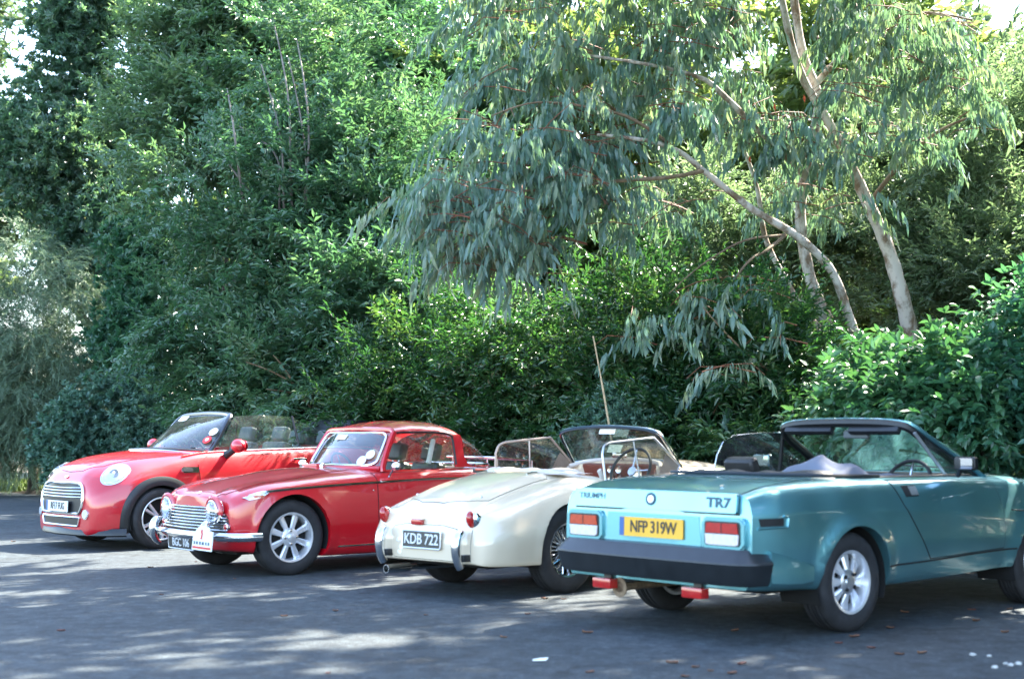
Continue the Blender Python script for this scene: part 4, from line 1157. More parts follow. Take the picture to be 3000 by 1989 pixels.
# ------------------------------------------------------------------ small red convertible
def hatch_car():
    car = empty('parked_car', (-3.236, 16.213, 0), R(221.53))
    tag(car, 'modern red convertible with oval headlamps, black wheel-arch cladding and its black roof folded', 'car', 'cars parked in a row')
    def S(x, z0, z1, r2, r3, r4, r5, r6, r7):
        return [(x, 0, z0), (x, .33, z1), (x, *r2), (x, *r3), (x, *r4), (x, *r5), (x, *r6), (x, *r7), (x, 0, r7[1])]
    st = [S(-1.885, .92, .92, (.54, .915), (.64, .87), (.70, .74), (.72, .50), (.69, .30), (.60, .26)),
          S(-1.80, 1.00, .998, (.58, .985), (.69, .935), (.76, .77), (.785, .50), (.755, .27), (.66, .22)),
          S(-1.55, 1.055, 1.052, (.61, 1.04), (.735, .995), (.82, .79), (.842, .50), (.81, .24), (.70, .19)),
          S(-1.00, 1.06, 1.058, (.63, 1.048), (.75, 1.015), (.84, .80), (.860, .50), (.825, .21), (.70, .17)),
          S(-.30, 1.04, 1.038, (.64, 1.030), (.76, 1.00), (.842, .79), (.860, .50), (.825, .20), (.70, .16)),
          S(.30, 1.02, 1.018, (.65, 1.010), (.765, .982), (.842, .78), (.860, .50), (.825, .20), (.70, .16)),
          S(.70, 1.025, 1.02, (.64, 1.0), (.765, .965), (.842, .775), (.860, .50), (.825, .20), (.70, .16)),
          S(1.00, 1.005, 1.0, (.61, .972), (.75, .925), (.838, .755), (.857, .50), (.825, .21), (.70, .16)),
          S(1.30, .975, .967, (.585, .935), (.725, .875), (.822, .72), (.845, .48), (.81, .21), (.68, .16)),
          S(1.55, .935, .925, (.56, .885), (.695, .820), (.795, .675), (.82, .46), (.785, .21), (.66, .155)),
          S(1.75, .865, .855, (.53, .810), (.650, .740), (.745, .615), (.770, .44), (.735, .20), (.62, .15)),
          S(1.86, .785, .778, (.49, .735), (.595, .665), (.680, .56), (.705, .42), (.675, .20), (.57, .145)),
          S(1.91, .715, .710, (.455, .675), (.545, .615), (.615, .525), (.640, .41), (.615, .20), (.52, .145)),
          S(1.925, .675, .672, (.43, .645), (.515, .590), (.580, .51), (.600, .40), (.58, .20), (.49, .15))]
    body = loft_body(st, 8, [5, 6, 6, 8, 8, 7, 4, 3], tail_bulge=.04, nose_bulge=lambda s, z: .05 * (1 - s * s), deform=None)
    skin = Skin(body)
    ck = [(-1.30, .50), (-1.34, 0), (-1.30, -.50), (-.9, -.60), (-.2, -.635), (.40, -.635), (.58, -.55), (.68, 0), (.58, .55), (.40, .635), (-.2, .635), (-.9, .60)]
    cut = []
    WX = 1.2475
    for xw in (-WX, WX):
        for sg in (1, -1): cut.append(cyl_y(xw, .315, .350, sg * .52, sg * 1.3))
    cut.append(prism_z(ck, .35, 1.5))
    add('body_shell', boolean(body, cut), RED2, car, smooth=32)
    add('cockpit_lining', tub(ck, .35, 1.0), BLACK, car, smooth=0)
    for xw in (-WX, WX):
        for sg in (1, -1):
            add('wheel_arch_liner', well(xw, .315, .347, sg * .53, sg * .83), DARK, car)
            V, F = [], []; N = 34
            for k in range(N + 1):
                a = R(-22 + 224 * k / N)
                ri, ro = .338, .432 + .02 * max(0, -math.sin(a) * 2)
                pi = skin.side(xw + ri * math.cos(a), max(.10, .315 + ri * math.sin(a)), sg, .0); po = skin.side(xw + ro * math.cos(a), max(.16, .315 + ro * math.sin(a)), sg, .0)
                y_in = sg * (max(abs(pi.y), abs(po.y)) + .012)
                V += [(pi.x, sg * .78, pi.z), (pi.x, y_in, pi.z), (.5 * (pi.x + po.x), y_in + sg * .006, .5 * (pi.z + po.z)), (po.x, po.y + sg * .008, po.z), (po.x, po.y - sg * .01, po.z)]
            for k in range(N):
                for j in range(4): F.append((k * 5 + j, k * 5 + j + 1, k * 5 + j + 6, k * 5 + j + 5))
            add('arch_cladding', (V, F), BLACKPL, car, smooth=50, label='black plastic wheel-arch cladding')
    for x, y in ((-WX, .755), (-WX, -.755), (WX, .755), (WX, -.755)):
        make_wheel(car, 'twin', x, y, .312, .19, .222)
    add('underbody', box((0, 0, .22), (3.4, 1.2, .12), .02), DARK, car)
    for sg in (1, -1):
        a = AX['side+' if sg > 0 else 'side-']
        add('sill_cladding', clip_patch(body, (0, 0, 0), a, P_side([(-.85, .17), (.85, .17), (.83, .30), (-.83, .30)], sg), rad=3, side=sg, off=.012, rim=.015), BLACKPL, car)
        d = panel(car, body, 'door', RED2, (0, 0, 0), a, P_side([(-.50, .965), (.70, .945), (.82, .86), (.80, .55), (.74, .34), (-.40, .34), (-.47, .45)], sg), rad=3, side=sg, mindot=.12)
        q = skin.side(-.42, .90, sg, .014)
        add('door_handle', tube([q + Vector((-.10, 0, -.004)), q + Vector((-.03, sg * .016, .004)), q + Vector((.08, sg * .012, 0))], .013, 8), CHROME, d)
        add('belt_trim', tube([skin.top(x, sg * .735, .008) for x in np.linspace(-1.7, .98, 40)], .011, 6), CHROME, car, label='chrome strip round the waistline')
        sc = add('side_scuttle', clip_patch(body, (0, 0, 0), a, P_side(rrect(.20, .062, .028, 4, .92, .805), sg), rad=3, side=sg, off=.012, rim=.012), CHROME, car)
        add('scuttle_insert', clip_patch(body, (0, 0, 0), a, P_side(rrect(.11, .036, .014, 4, .95, .803), sg), rad=3, side=sg, off=.018, rim=.01), BLACKPL, sc)
        # oval headlamp
        ax = Vector((.74, sg * .46, .42)); c = Vector((1.63, sg * .625, .735))
        hl = add('headlamp', clip_patch(body, c, ax, ellipse(.150, .118, 30, rot=sg * R(62)), rad=.45, off=.010, rim=.014), CHROME, car, label='oval headlamp with a wide chrome ring')
        add('reflector', clip_patch(body, c, ax, ellipse(.126, .096, 30, rot=sg * R(62)), rad=.45, off=.013, rim=.004), ALLOY2, hl)
        add('lamp_glass', clip_patch(body, c, ax, ellipse(.127, .097, 30, rot=sg * R(62)), rad=.45, off=.034, rim=.018), GLASS_LAMP, hl)
        f = frame(c + ax.normalized() * .0, ax)
        hit = skin.t.ray_cast(c + ax.normalized() * 1.0, -ax.normalized())
        if hit[0] is not None:
            add('lamp_projector', xf(lathe([(.052, -.01), (.052, .004), (.040, .008), (.036, .002), (.004, .004)], 20, 'Z'), frame(hit[0] + ax.normalized() * .016, ax)), GREYSEAT, hl)
            add('bulb_lens', ball(tuple(hit[0] + ax.normalized() * .018), (.016, .026, .026), 14, 8), LENS, hl)
        # mirror
        mr = add('door_mirror', ball((.42, sg * .945, 1.055), (.072, .105, .075), 22, 14), RED2, car, label='red door mirror on a black foot')
        add('mirror_foot', tube([(.48, sg * .80, .955), (.46, sg * .86, .985), (.44, sg * .92, 1.02)], [.045, .035, .04], 10), BLACK, mr)
        add('mirror_glass', prism(ellipse(.085, .058, 20), .002, frame((.352, sg * .945, 1.055), (-1, 0, 0))), MATS['mirror_glass'], mr, smooth=0)
        # fog lamp and its recess
        q = skin.end(sg * .50, .37, 1, 0)
        fg = add('fog_lamp', clip_patch(body, (0, 0, 0), AX['front'], P_front(ellipse(.052, .052, 20, cx=sg * .535, cy=.365)), rad=3, off=.012, rim=.012, mindot=.02), CHROME, car)
        add('lens', clip_patch(body, (0, 0, 0), AX['front'], P_front(ellipse(.040, .040, 20, cx=sg * .535, cy=.365)), rad=3, off=.018, rim=.006, mindot=.02), LENS, fg)
        # raised side glass
        wp = [(.53, 1.000), (.27, 1.375), (-.10, 1.395), (-.45, 1.375), (-.50, 1.02)]
        dw = add('door_window', ([(x, sg * (.705 - (z - 1) * .28), z) for x, z in wp], [tuple(range(5))]), GLASS, car, smooth=0, label='raised side window')
        wq = [(-.53, 1.03), (-.49, 1.36), (-.80, 1.24), (-.98, 1.05)]
        add('quarter_window', ([(x, sg * (.700 - (z - 1) * .28), z) for x, z in wq], [tuple(range(4))]), GLASS, car, smooth=0)
        add('window_bar', tube([(-.515, sg * .695, 1.02), (-.475, sg * .600, 1.385)], .014, 6), BLACK, dw)
    panel(car, body, 'bonnet', RED2, (0, 0, 0), AX['top'], P_top([(.92, -.66), (1.35, -.60), (1.72, -.46), (1.84, -.25), (1.86, 0), (1.84, .25), (1.72, .46), (1.35, .60), (.92, .66)]), up=TOPUP, rad=3, gap=.0035)
    add('scuttle_panel', tube(path([(.66, -.66, 1.0), (.86, -.35, 1.018), (.92, 0, 1.022), (.86, .35, 1.018), (.66, .66, 1.0)], 6), .030, 8, flat=(1.4, .5)), BLACK, car)
    add('scuttle_chrome', tube(path([(.80, -.70, .975), (1.00, -.40, 1.006), (1.05, 0, 1.012), (1.00, .40, 1.006), (.80, .70, .975)], 6), .012, 6), CHROME, car)
    # grille
    gp = [(-.36, .672), (-.44, .64), (-.482, .57), (-.487, .49), (-.455, .41), (-.40, .368)]
    gp = gp + [(-y, z) for y, z in reversed(gp)]
    gr = add('grille', clip_patch(body, (0, 0, 0), AX['front'], P_front(gp), rad=3, off=.004, rim=.0), BLACK, car, label='black grille with chrome slats and chrome surround')
    add('grille_surround', tube([skin.end(y, z, 1, .010) for y, z in [tuple(p) for p in spl(np.array(gp + gp[:1]), 5, range(0))][:-1]], .017, 8, closed=True), CHROME, gr)
    for z in (.535, .565, .597, .628):
        w = .455 - max(0, z - .60) * .8
        add('slat', tube([skin.end(y, z, 1, .012) for y in np.linspace(-w, w, 20)], .0075, 6), CHROME, gr)
    q = skin.end(0, .44, 1, 0)
    plate(car, (q.x + .026, 0, .437), (1, 0, .02), .52, .112, PLATE_W, 'RF17 FUG', INK, .098, .82, bold=.001, band=PLATE_B, space=.96)
    add('plate_mount', box((q.x + .012, 0, .437), (.024, .46, .08)), BLACK, car)
    li = add('lower_intake', clip_patch(body, (0, 0, 0), AX['front'], P_front([(-.43, .325), (.43, .325), (.40, .245), (.36, .232), (-.36, .232), (-.40, .245)]), rad=3, off=.004, rim=0), BLACK, car)
    ip = [(-.435, .33), (.435, .33), (.405, .242), (-.405, .242)]
    iq = []
    for i in range(4):
        a, b = ip[i], ip[(i + 1) % 4]
        for k in range(12): iq.append((a[0] + (b[0] - a[0]) * k / 12, a[1] + (b[1] - a[1]) * k / 12))
    add('intake_surround', tube([skin.end(y, z, 1, .008) for y, z in iq], .011, 6, closed=True), CHROME, li)
    add('front_lip', sweep_plan([(1.62, -.81), (1.72, -.765), (1.84, -.66), (1.93, -.45), (1.975, 0), (1.93, .45), (1.84, .66), (1.72, .765), (1.62, .81)], [(-.10, .225), (.004, .222), (.022, .20), (.028, .155), (.0, .14), (-.10, .135)], 1), BLACKPL, car)
    add('bonnet_badge', prism(ellipse(.045, .020, 16), .004, frame(skin.end(0, .735, 1, .004), (.7, 0, .7))), CHROME, car)
    # windscreen
    top = path([(.30, .545, 1.360), (.275, .50, 1.385), (.235, .25, 1.405), (.225, 0, 1.41), (.235, -.25, 1.405), (.275, -.50, 1.385), (.30, -.545, 1.360)], 5)
    bot = path([(.58, .655, .99), (.66, .58, 1.0), (.84, .28, 1.02), (.88, 0, 1.024), (.84, -.28, 1.02), (.66, -.58, 1.0), (.58, -.655, .99)], 5)
    fr = path([(.60, .665, .985), (.45, .610, 1.17), (.31, .555, 1.355), (.27, .505, 1.392), (.235, .25, 1.412), (.225, 0, 1.418), (.235, -.25, 1.412), (.27, -.505, 1.392), (.31, -.555, 1.355), (.45, -.610, 1.17), (.60, -.665, .985)], 6)
    ws = add('windscreen_frame', tube(fr, .028, 8, flat=(1.15, .8)), mat('gloss_black', (.012, .014, .018), rough=.2, coat=1), car)
    add('windscreen_glass', grid_panel(top, bot, 8, (.03, 0, .02)), GLASS, ws, smooth=60)
    bot_l = lambda u, v: Vector(top[0]).lerp(Vector(bot[0]), v)
    def sp_(i, v): return Vector(top[i]).lerp(Vector(bot[i]), v) + Vector((.030 * 4 * v * (1 - v) + .010, 0, .020 * 4 * v * (1 - v) + .006))
    add('paper_permit', prism(rrect(.17, .075, .004, 2), .002, frame(sp_(22, .16), (.68, 0, .70))), PAPER, ws, smooth=0)
    add('round_sticker', prism(ellipse(.055, .055, 18), .002, frame(sp_(3, .52), (.68, .25, .70))), STICKER, ws, smooth=0)
    rs = add('red_sticker', prism(ellipse(.055, .055, 18), .002, frame(sp_(4, .74), (.68, .25, .70))), REDINK, ws, smooth=0)
    add('sticker_centre', prism(ellipse(.024, .024, 12), .001, frame(sp_(4, .74) + Vector((.004, .001, .004)), (.68, .25, .70))), STICKER, rs, smooth=0)
    add('wiper', tube([(.84, .10, 1.045), (.70, .52, 1.03)], .009, 6), BLACK, ws)
    add('rear_view_mirror', box((.34, 0, 1.33), (.04, .20, .055), .015), BLACK, ws)
    # interior, folded roof
    for y in (.36, -.36): seat(car, -.30, y, .52, .48, GREYSEAT, .58, True, R(18))
    for y in (.30, -.30): seat(car, -.98, y, .55, .44, GREYSEAT, .50, True, R(14))
    add('dashboard', box((.52, 0, .96), (.36, 1.16, .10), .04), BLACK, car)
    steering_wheel(car, (.16, -.37, .96), .18, 0, BLACK, rake=R(26))
    add('folded_roof', merge(box((-1.55, 0, 1.115), (.62, 1.14, .12), .05, 3), box((-1.58, 0, 1.20), (.66, 1.16, .09), .04, 3), heap(-1.92, -1.22, -.57, .57, 1.22, lambda u, v: .10 + .03 * math.sin(3 * u), seed=12, amp=.006)), VINYL, car, smooth=50, label='black fabric roof folded in a stack')
    for sg in (1, -1):
        q = skin.end(sg * .58, .72, -1, 0)
        add('tail_lamp', box(q + Vector((-.01, 0, 0)), (.05, .14, .20), .03), REDLENS, car)
    add('aerial', tube([(-1.35, .0, 1.3), (-1.5, 0, 1.42)], .006, 6), BLACK, car)
    body.free()
    return car
hatch_car()
# ------------------------------------------------------------------ ground
def px(u, v, d):
    """point on the sight line of photo pixel (u, v) at depth d; the depth is given by what the thing grows from"""
    a = R(3.84); x = (u - 1500) / 4167; w = (994.5 - v) / 4167
    r = Vector((x, math.cos(a) - w * math.sin(a), math.sin(a) + w * math.cos(a)))
    return Vector((0, 0, 1.17)) + r * (d / r.y)

def ground_px(u, v):
    a = R(3.84); x = (u - 1500) / 4167; w = (994.5 - v) / 4167
    r = Vector((x, math.cos(a) - w * math.sin(a), math.sin(a) + w * math.cos(a)))
    return r * (-1.17 / r.z) + Vector((0, 0, 1.17))

def asphalt_mat():
    m = bpy.data.materials.new('asphalt'); m.use_nodes = True
    nt = m.node_tree; b = nt.nodes['Principled BSDF']; L = nt.links.new
    tc = nt.nodes.new('ShaderNodeTexCoord')
    def noise(s, d=6, r=.6):
        n = nt.nodes.new('ShaderNodeTexNoise'); n.inputs['Scale'].default_value = s; n.inputs['Detail'].default_value = d; n.inputs['Roughness'].default_value = r
        L(tc.outputs['Object'], n.inputs['Vector']); return n
    big = noise(.35, 6); fine = noise(55, 6, .8); mid = noise(7, 8, .7)
    vor = nt.nodes.new('ShaderNodeTexVoronoi'); vor.inputs['Scale'].default_value = 110; L(tc.outputs['Object'], vor.inputs['Vector'])
    cr = nt.nodes.new('ShaderNodeValToRGB'); cr.color_ramp.elements[0].position = .33; cr.color_ramp.elements[0].color = (.025, .034, .040, 1)
    cr.color_ramp.elements[1].position = .70; cr.color_ramp.elements[1].color = (.046, .058, .066, 1)
    L(big.outputs['Fac'], cr.inputs[0])
    c2 = nt.nodes.new('ShaderNodeValToRGB'); c2.color_ramp.elements[0].position = .35; c2.color_ramp.elements[0].color = (.55, .55, .56, 1)
    c2.color_ramp.elements[1].position = .68; c2.color_ramp.elements[1].color = (1.45, 1.45, 1.45, 1); L(mid.outputs['Fac'], c2.inputs[0])
    c3 = nt.nodes.new('ShaderNodeValToRGB'); c3.color_ramp.elements[0].position = .30; c3.color_ramp.elements[0].color = (.58, .58, .58, 1)
    c3.color_ramp.elements[1].position = .75; c3.color_ramp.elements[1].color = (1.65, 1.63, 1.58, 1); L(fine.outputs['Fac'], c3.inputs[0])
    m1 = nt.nodes.new('ShaderNodeMix'); m1.data_type = 'RGBA'; m1.blend_type = 'MULTIPLY'; m1.inputs[0].default_value = 1
    L(cr.outputs[0], m1.inputs[6]); L(c2.outputs[0], m1.inputs[7])
    m2 = nt.nodes.new('ShaderNodeMix'); m2.data_type = 'RGBA'; m2.blend_type = 'MULTIPLY'; m2.inputs[0].default_value = .9
    L(m1.outputs[2], m2.inputs[6]); L(c3.outputs[0], m2.inputs[7]); L(m2.outputs[2], b.inputs['Base Color'])
    b.inputs['Roughness'].default_value = .82; b.inputs['Specular IOR Level'].default_value = .35
    # aggregate speckle, hairline cracks and old stains
    sp = nt.nodes.new('ShaderNodeTexVoronoi'); sp.inputs['Scale'].default_value = 42; L(tc.outputs['Object'], sp.inputs['Vector'])
    sx = nt.nodes.new('ShaderNodeSeparateColor'); L(sp.outputs['Color'], sx.inputs[0])
    sr = nt.nodes.new('ShaderNodeMapRange'); sr.inputs[1].default_value = .80; sr.inputs[2].default_value = .98; sr.inputs[3].default_value = 1; sr.inputs[4].default_value = 1.6; L(sx.outputs[0], sr.inputs[0])
    wq = noise(1.3, 5); wm = nt.nodes.new('ShaderNodeVectorMath'); wm.operation = 'MULTIPLY_ADD'; wm.inputs[1].default_value = (.9, .9, .9); L(wq.outputs['Color'], wm.inputs[0]); L(tc.outputs['Object'], wm.inputs[2])
    ck = nt.nodes.new('ShaderNodeTexVoronoi'); ck.feature = 'DISTANCE_TO_EDGE'; ck.inputs['Scale'].default_value = .42; L(wm.outputs[0], ck.inputs['Vector'])
    kr = nt.nodes.new('ShaderNodeMapRange'); kr.inputs[1].default_value = .0; kr.inputs[2].default_value = .008; kr.inputs[3].default_value = .55; kr.inputs[4].default_value = 1; L(ck.outputs['Distance'], kr.inputs[0])
    stn = noise(.9, 3); tr_ = nt.nodes.new('ShaderNodeMapRange'); tr_.inputs[1].default_value = .60; tr_.inputs[2].default_value = .72; tr_.inputs[3].default_value = 1; tr_.inputs[4].default_value = .55; L(stn.outputs['Fac'], tr_.inputs[0])
    pa = nt.nodes.new('ShaderNodeMath'); pa.operation = 'MULTIPLY'; L(sr.outputs[0], pa.inputs[0]); L(kr.outputs[0], pa.inputs[1])
    pc = nt.nodes.new('ShaderNodeMath'); pc.operation = 'MULTIPLY'; L(pa.outputs[0], pc.inputs[0]); L(tr_.outputs[0], pc.inputs[1])
    m3 = nt.nodes.new('ShaderNodeMix'); m3.data_type = 'RGBA'; m3.blend_type = 'MULTIPLY'; m3.inputs[0].default_value = 1
    L(m2.outputs[2], m3.inputs[6]); L(pc.outputs[0], m3.inputs[7]); L(m3.outputs[2], b.inputs['Base Color'])
    bp = nt.nodes.new('ShaderNodeBump'); bp.inputs['Strength'].default_value = .8; bp.inputs['Distance'].default_value = .006
    L(vor.outputs['Distance'], bp.inputs['Height']); L(bp.outputs[0], b.inputs['Normal'])
    return m
ASPHALT = asphalt_mat()
SOIL = mat('soil', (.035, .024, .016), rough=.95, var=.5, scale=3, bump=.8, bscale=12)
GRASSM = mat('grass_ground', (.035, .055, .015), rough=.9, var=.5, scale=2, bump=.6, bscale=20)

o = add('ground', ([(-260, -120, 0), (260, -120, 0), (260, 400, 0), (-260, 400, 0)], [(0, 1, 2, 3)]), ASPHALT, smooth=0); o['kind'] = 'structure'
# planting bed behind the bays: its edge runs back to the left
def hedge_y(x): return 16.9 - 1.2 * x
bx = [-60, -30, -12, -10.4, -8, -5, -2, 0, 2, 4, 6, 9, 14, 30, 60]
front = [(x, hedge_y(x) if x > -10.5 else 29.4 + .05 * (x + 10.5)) for x in bx]
front = [(x, max(y, 3.0) if x < 9 else 3.0 + (14 - x) * .0) for x, y in front]
V = [(x, y, .0) for x, y in front] + [(x, y + .15, .07) for x, y in front] + [(x, 200, .35) for x, y in front]
n = len(front)
F = [(i, i + 1, n + i + 1, n + i) for i in range(n - 1)] + [(n + i, n + i + 1, 2 * n + i + 1, 2 * n + i) for i in range(n - 1)]
o = add('planting_bed', (V, F), SOIL, smooth=0); o['kind'] = 'structure'
vg = [(-30, 29.4, .004), (-10.2, 29.2, .004), (-8.9, 28.1, .004), (-8.2, 30.5, .05), (-9.0, 36, .20), (-30, 40, .25)]
o = add('verge', (vg, [tuple(range(6))]), GRASSM, smooth=0); o['kind'] = 'structure'

# ------------------------------------------------------------------ foliage
def leaf_mat(name, c1, c2, c3, trans=.35, rough=.42, spec=.5, tt=(1.45, 1.5, .75)):
    m = bpy.data.materials.new(name); m.use_nodes = True
    nt = m.node_tree; b = nt.nodes['Principled BSDF']; L = nt.links.new
    at = nt.nodes.new('ShaderNodeAttribute'); at.attribute_name = 'tint'
    cr = nt.nodes.new('ShaderNodeValToRGB'); e = cr.color_ramp.elements
    e[0].position = 0; e[0].color = (*c1, 1); e[1].position = 1; e[1].color = (*c3, 1)
    k = cr.color_ramp.elements.new(.55); k.color = (*c2, 1)
    L(at.outputs['Fac'], cr.inputs[0]); L(cr.outputs[0], b.inputs['Base Color'])
    b.inputs['Roughness'].default_value = rough; b.inputs['Specular IOR Level'].default_value = spec
    t = nt.nodes.new('ShaderNodeBsdfTranslucent')
    g = nt.nodes.new('ShaderNodeMix'); g.data_type = 'RGBA'; g.blend_type = 'MULTIPLY'; g.inputs[0].default_value = 1; g.inputs[7].default_value = (*tt, 1)
    L(cr.outputs[0], g.inputs[6]); L(g.outputs[2], t.inputs[0])
    mx = nt.nodes.new('ShaderNodeMixShader'); mx.inputs[0].default_value = trans
    L(b.outputs[0], mx.inputs[1]); L(t.outputs[0], mx.inputs[2]); L(mx.outputs[0], nt.nodes['Material Output'].inputs[0])
    return m

def bark_mat(name, c1, c2, scale=6, stretch=.15):
    m = bpy.data.materials.new(name); m.use_nodes = True
    nt = m.node_tree; b = nt.nodes['Principled BSDF']; L = nt.links.new
    tc = nt.nodes.new('ShaderNodeTexCoord'); mp = nt.nodes.new('ShaderNodeMapping'); mp.inputs['Scale'].default_value = (1, 1, stretch * 4)
    L(tc.outputs['Object'], mp.inputs[0])
    n = nt.nodes.new('ShaderNodeTexNoise'); n.inputs['Scale'].default_value = scale; n.inputs['Detail'].default_value = 8; n.inputs['Roughness'].default_value = .65
    L(mp.outputs[0], n.inputs['Vector'])
    cr = nt.nodes.new('ShaderNodeValToRGB'); cr.color_ramp.elements[0].position = .40; cr.color_ramp.elements[0].color = (*c1, 1); cr.color_ramp.elements[1].position = .56; cr.color_ramp.elements[1].color = (*c2, 1)
    L(n.outputs['Fac'], cr.inputs[0]); L(cr.outputs[0], b.inputs['Base Color']); b.inputs['Roughness'].default_value = .8
    bp = nt.nodes.new('ShaderNodeBump'); bp.inputs['Strength'].default_value = .5; bp.inputs['Distance'].default_value = .02
    L(n.outputs['Fac'], bp.inputs['Height']); L(bp.outputs[0], b.inputs['Normal'])
    return m

LM = {
 'holm': leaf_mat('dark_broadleaf', (.054, .128, .092), (.092, .178, .124), (.175, .240, .155), .42, .36, .8),
 'feather': leaf_mat('olive_feathery', (.082, .145, .090), (.135, .205, .125), (.225, .290, .180), .25, .55, .5, (1.0, 1.1, .8)),
 'dome': leaf_mat('blue_green_dome', (.050, .138, .104), (.085, .192, .140), (.150, .255, .180), .18, .42, .7),
 'mid': leaf_mat('mid_green', (.044, .120, .062), (.078, .175, .092), (.155, .242, .128), .36, .36, .9, (1.3, 1.4, .85)),
 'light': leaf_mat('light_green', (.075, .160, .090), (.130, .220, .125), (.230, .300, .190), .38, .40, .8),  # brightness lifted to stand in for sun on this foliage
 'hedge': leaf_mat('deep_green', (.016, .064, .024), (.032, .105, .038), (.105, .180, .060), .36, .34, .9, (1.5, 1.5, .7)),  # palest tint paints in yellow-green sunlit leaves
 'euc': leaf_mat('blue_grey_gum_leaf', (.082, .172, .140), (.135, .230, .185), (.255, .305, .195), .34, .38, .8),
 'broad': leaf_mat('fresh_broadleaf', (.032, .108, .050), (.054, .152, .068), (.105, .210, .092), .26, .38, .8),
 'teal': leaf_mat('teal_broadleaf', (.032, .120, .076), (.058, .168, .104), (.110, .220, .130), .38, .38, .8),
 'sunny': leaf_mat('yellow_green', (.070, .118, .044), (.125, .180, .070), (.215, .260, .125), .50, .42, .6, (1.7, 1.7, .9)),
 'pale': leaf_mat('pale_olive', (.075, .125, .068), (.120, .175, .098), (.215, .255, .165), .42, .45, .6, (1.5, 1.6, 1.1)),
 'grass': leaf_mat('grass_blade', (.045, .085, .018), (.075, .120, .030), (.140, .160, .060), .3, .6),
}
BARK = bark_mat('brown_bark', (.035, .025, .016), (.085, .062, .042))
BARK_GREY = bark_mat('grey_bark', (.10, .085, .070), (.22, .19, .16))
GUMBARK = bark_mat('sun_dappled_gum_bark', (.20, .13, .08), (.60, .53, .46), 7)  # naturally pale; the lighter patches also paint sun dapples on the trunks
TWIG = bark_mat('twig_bark', (.16, .10, .06), (.26, .18, .11))

def norm(a): return a / np.maximum(1e-9, np.linalg.norm(a, axis=-1, keepdims=True))

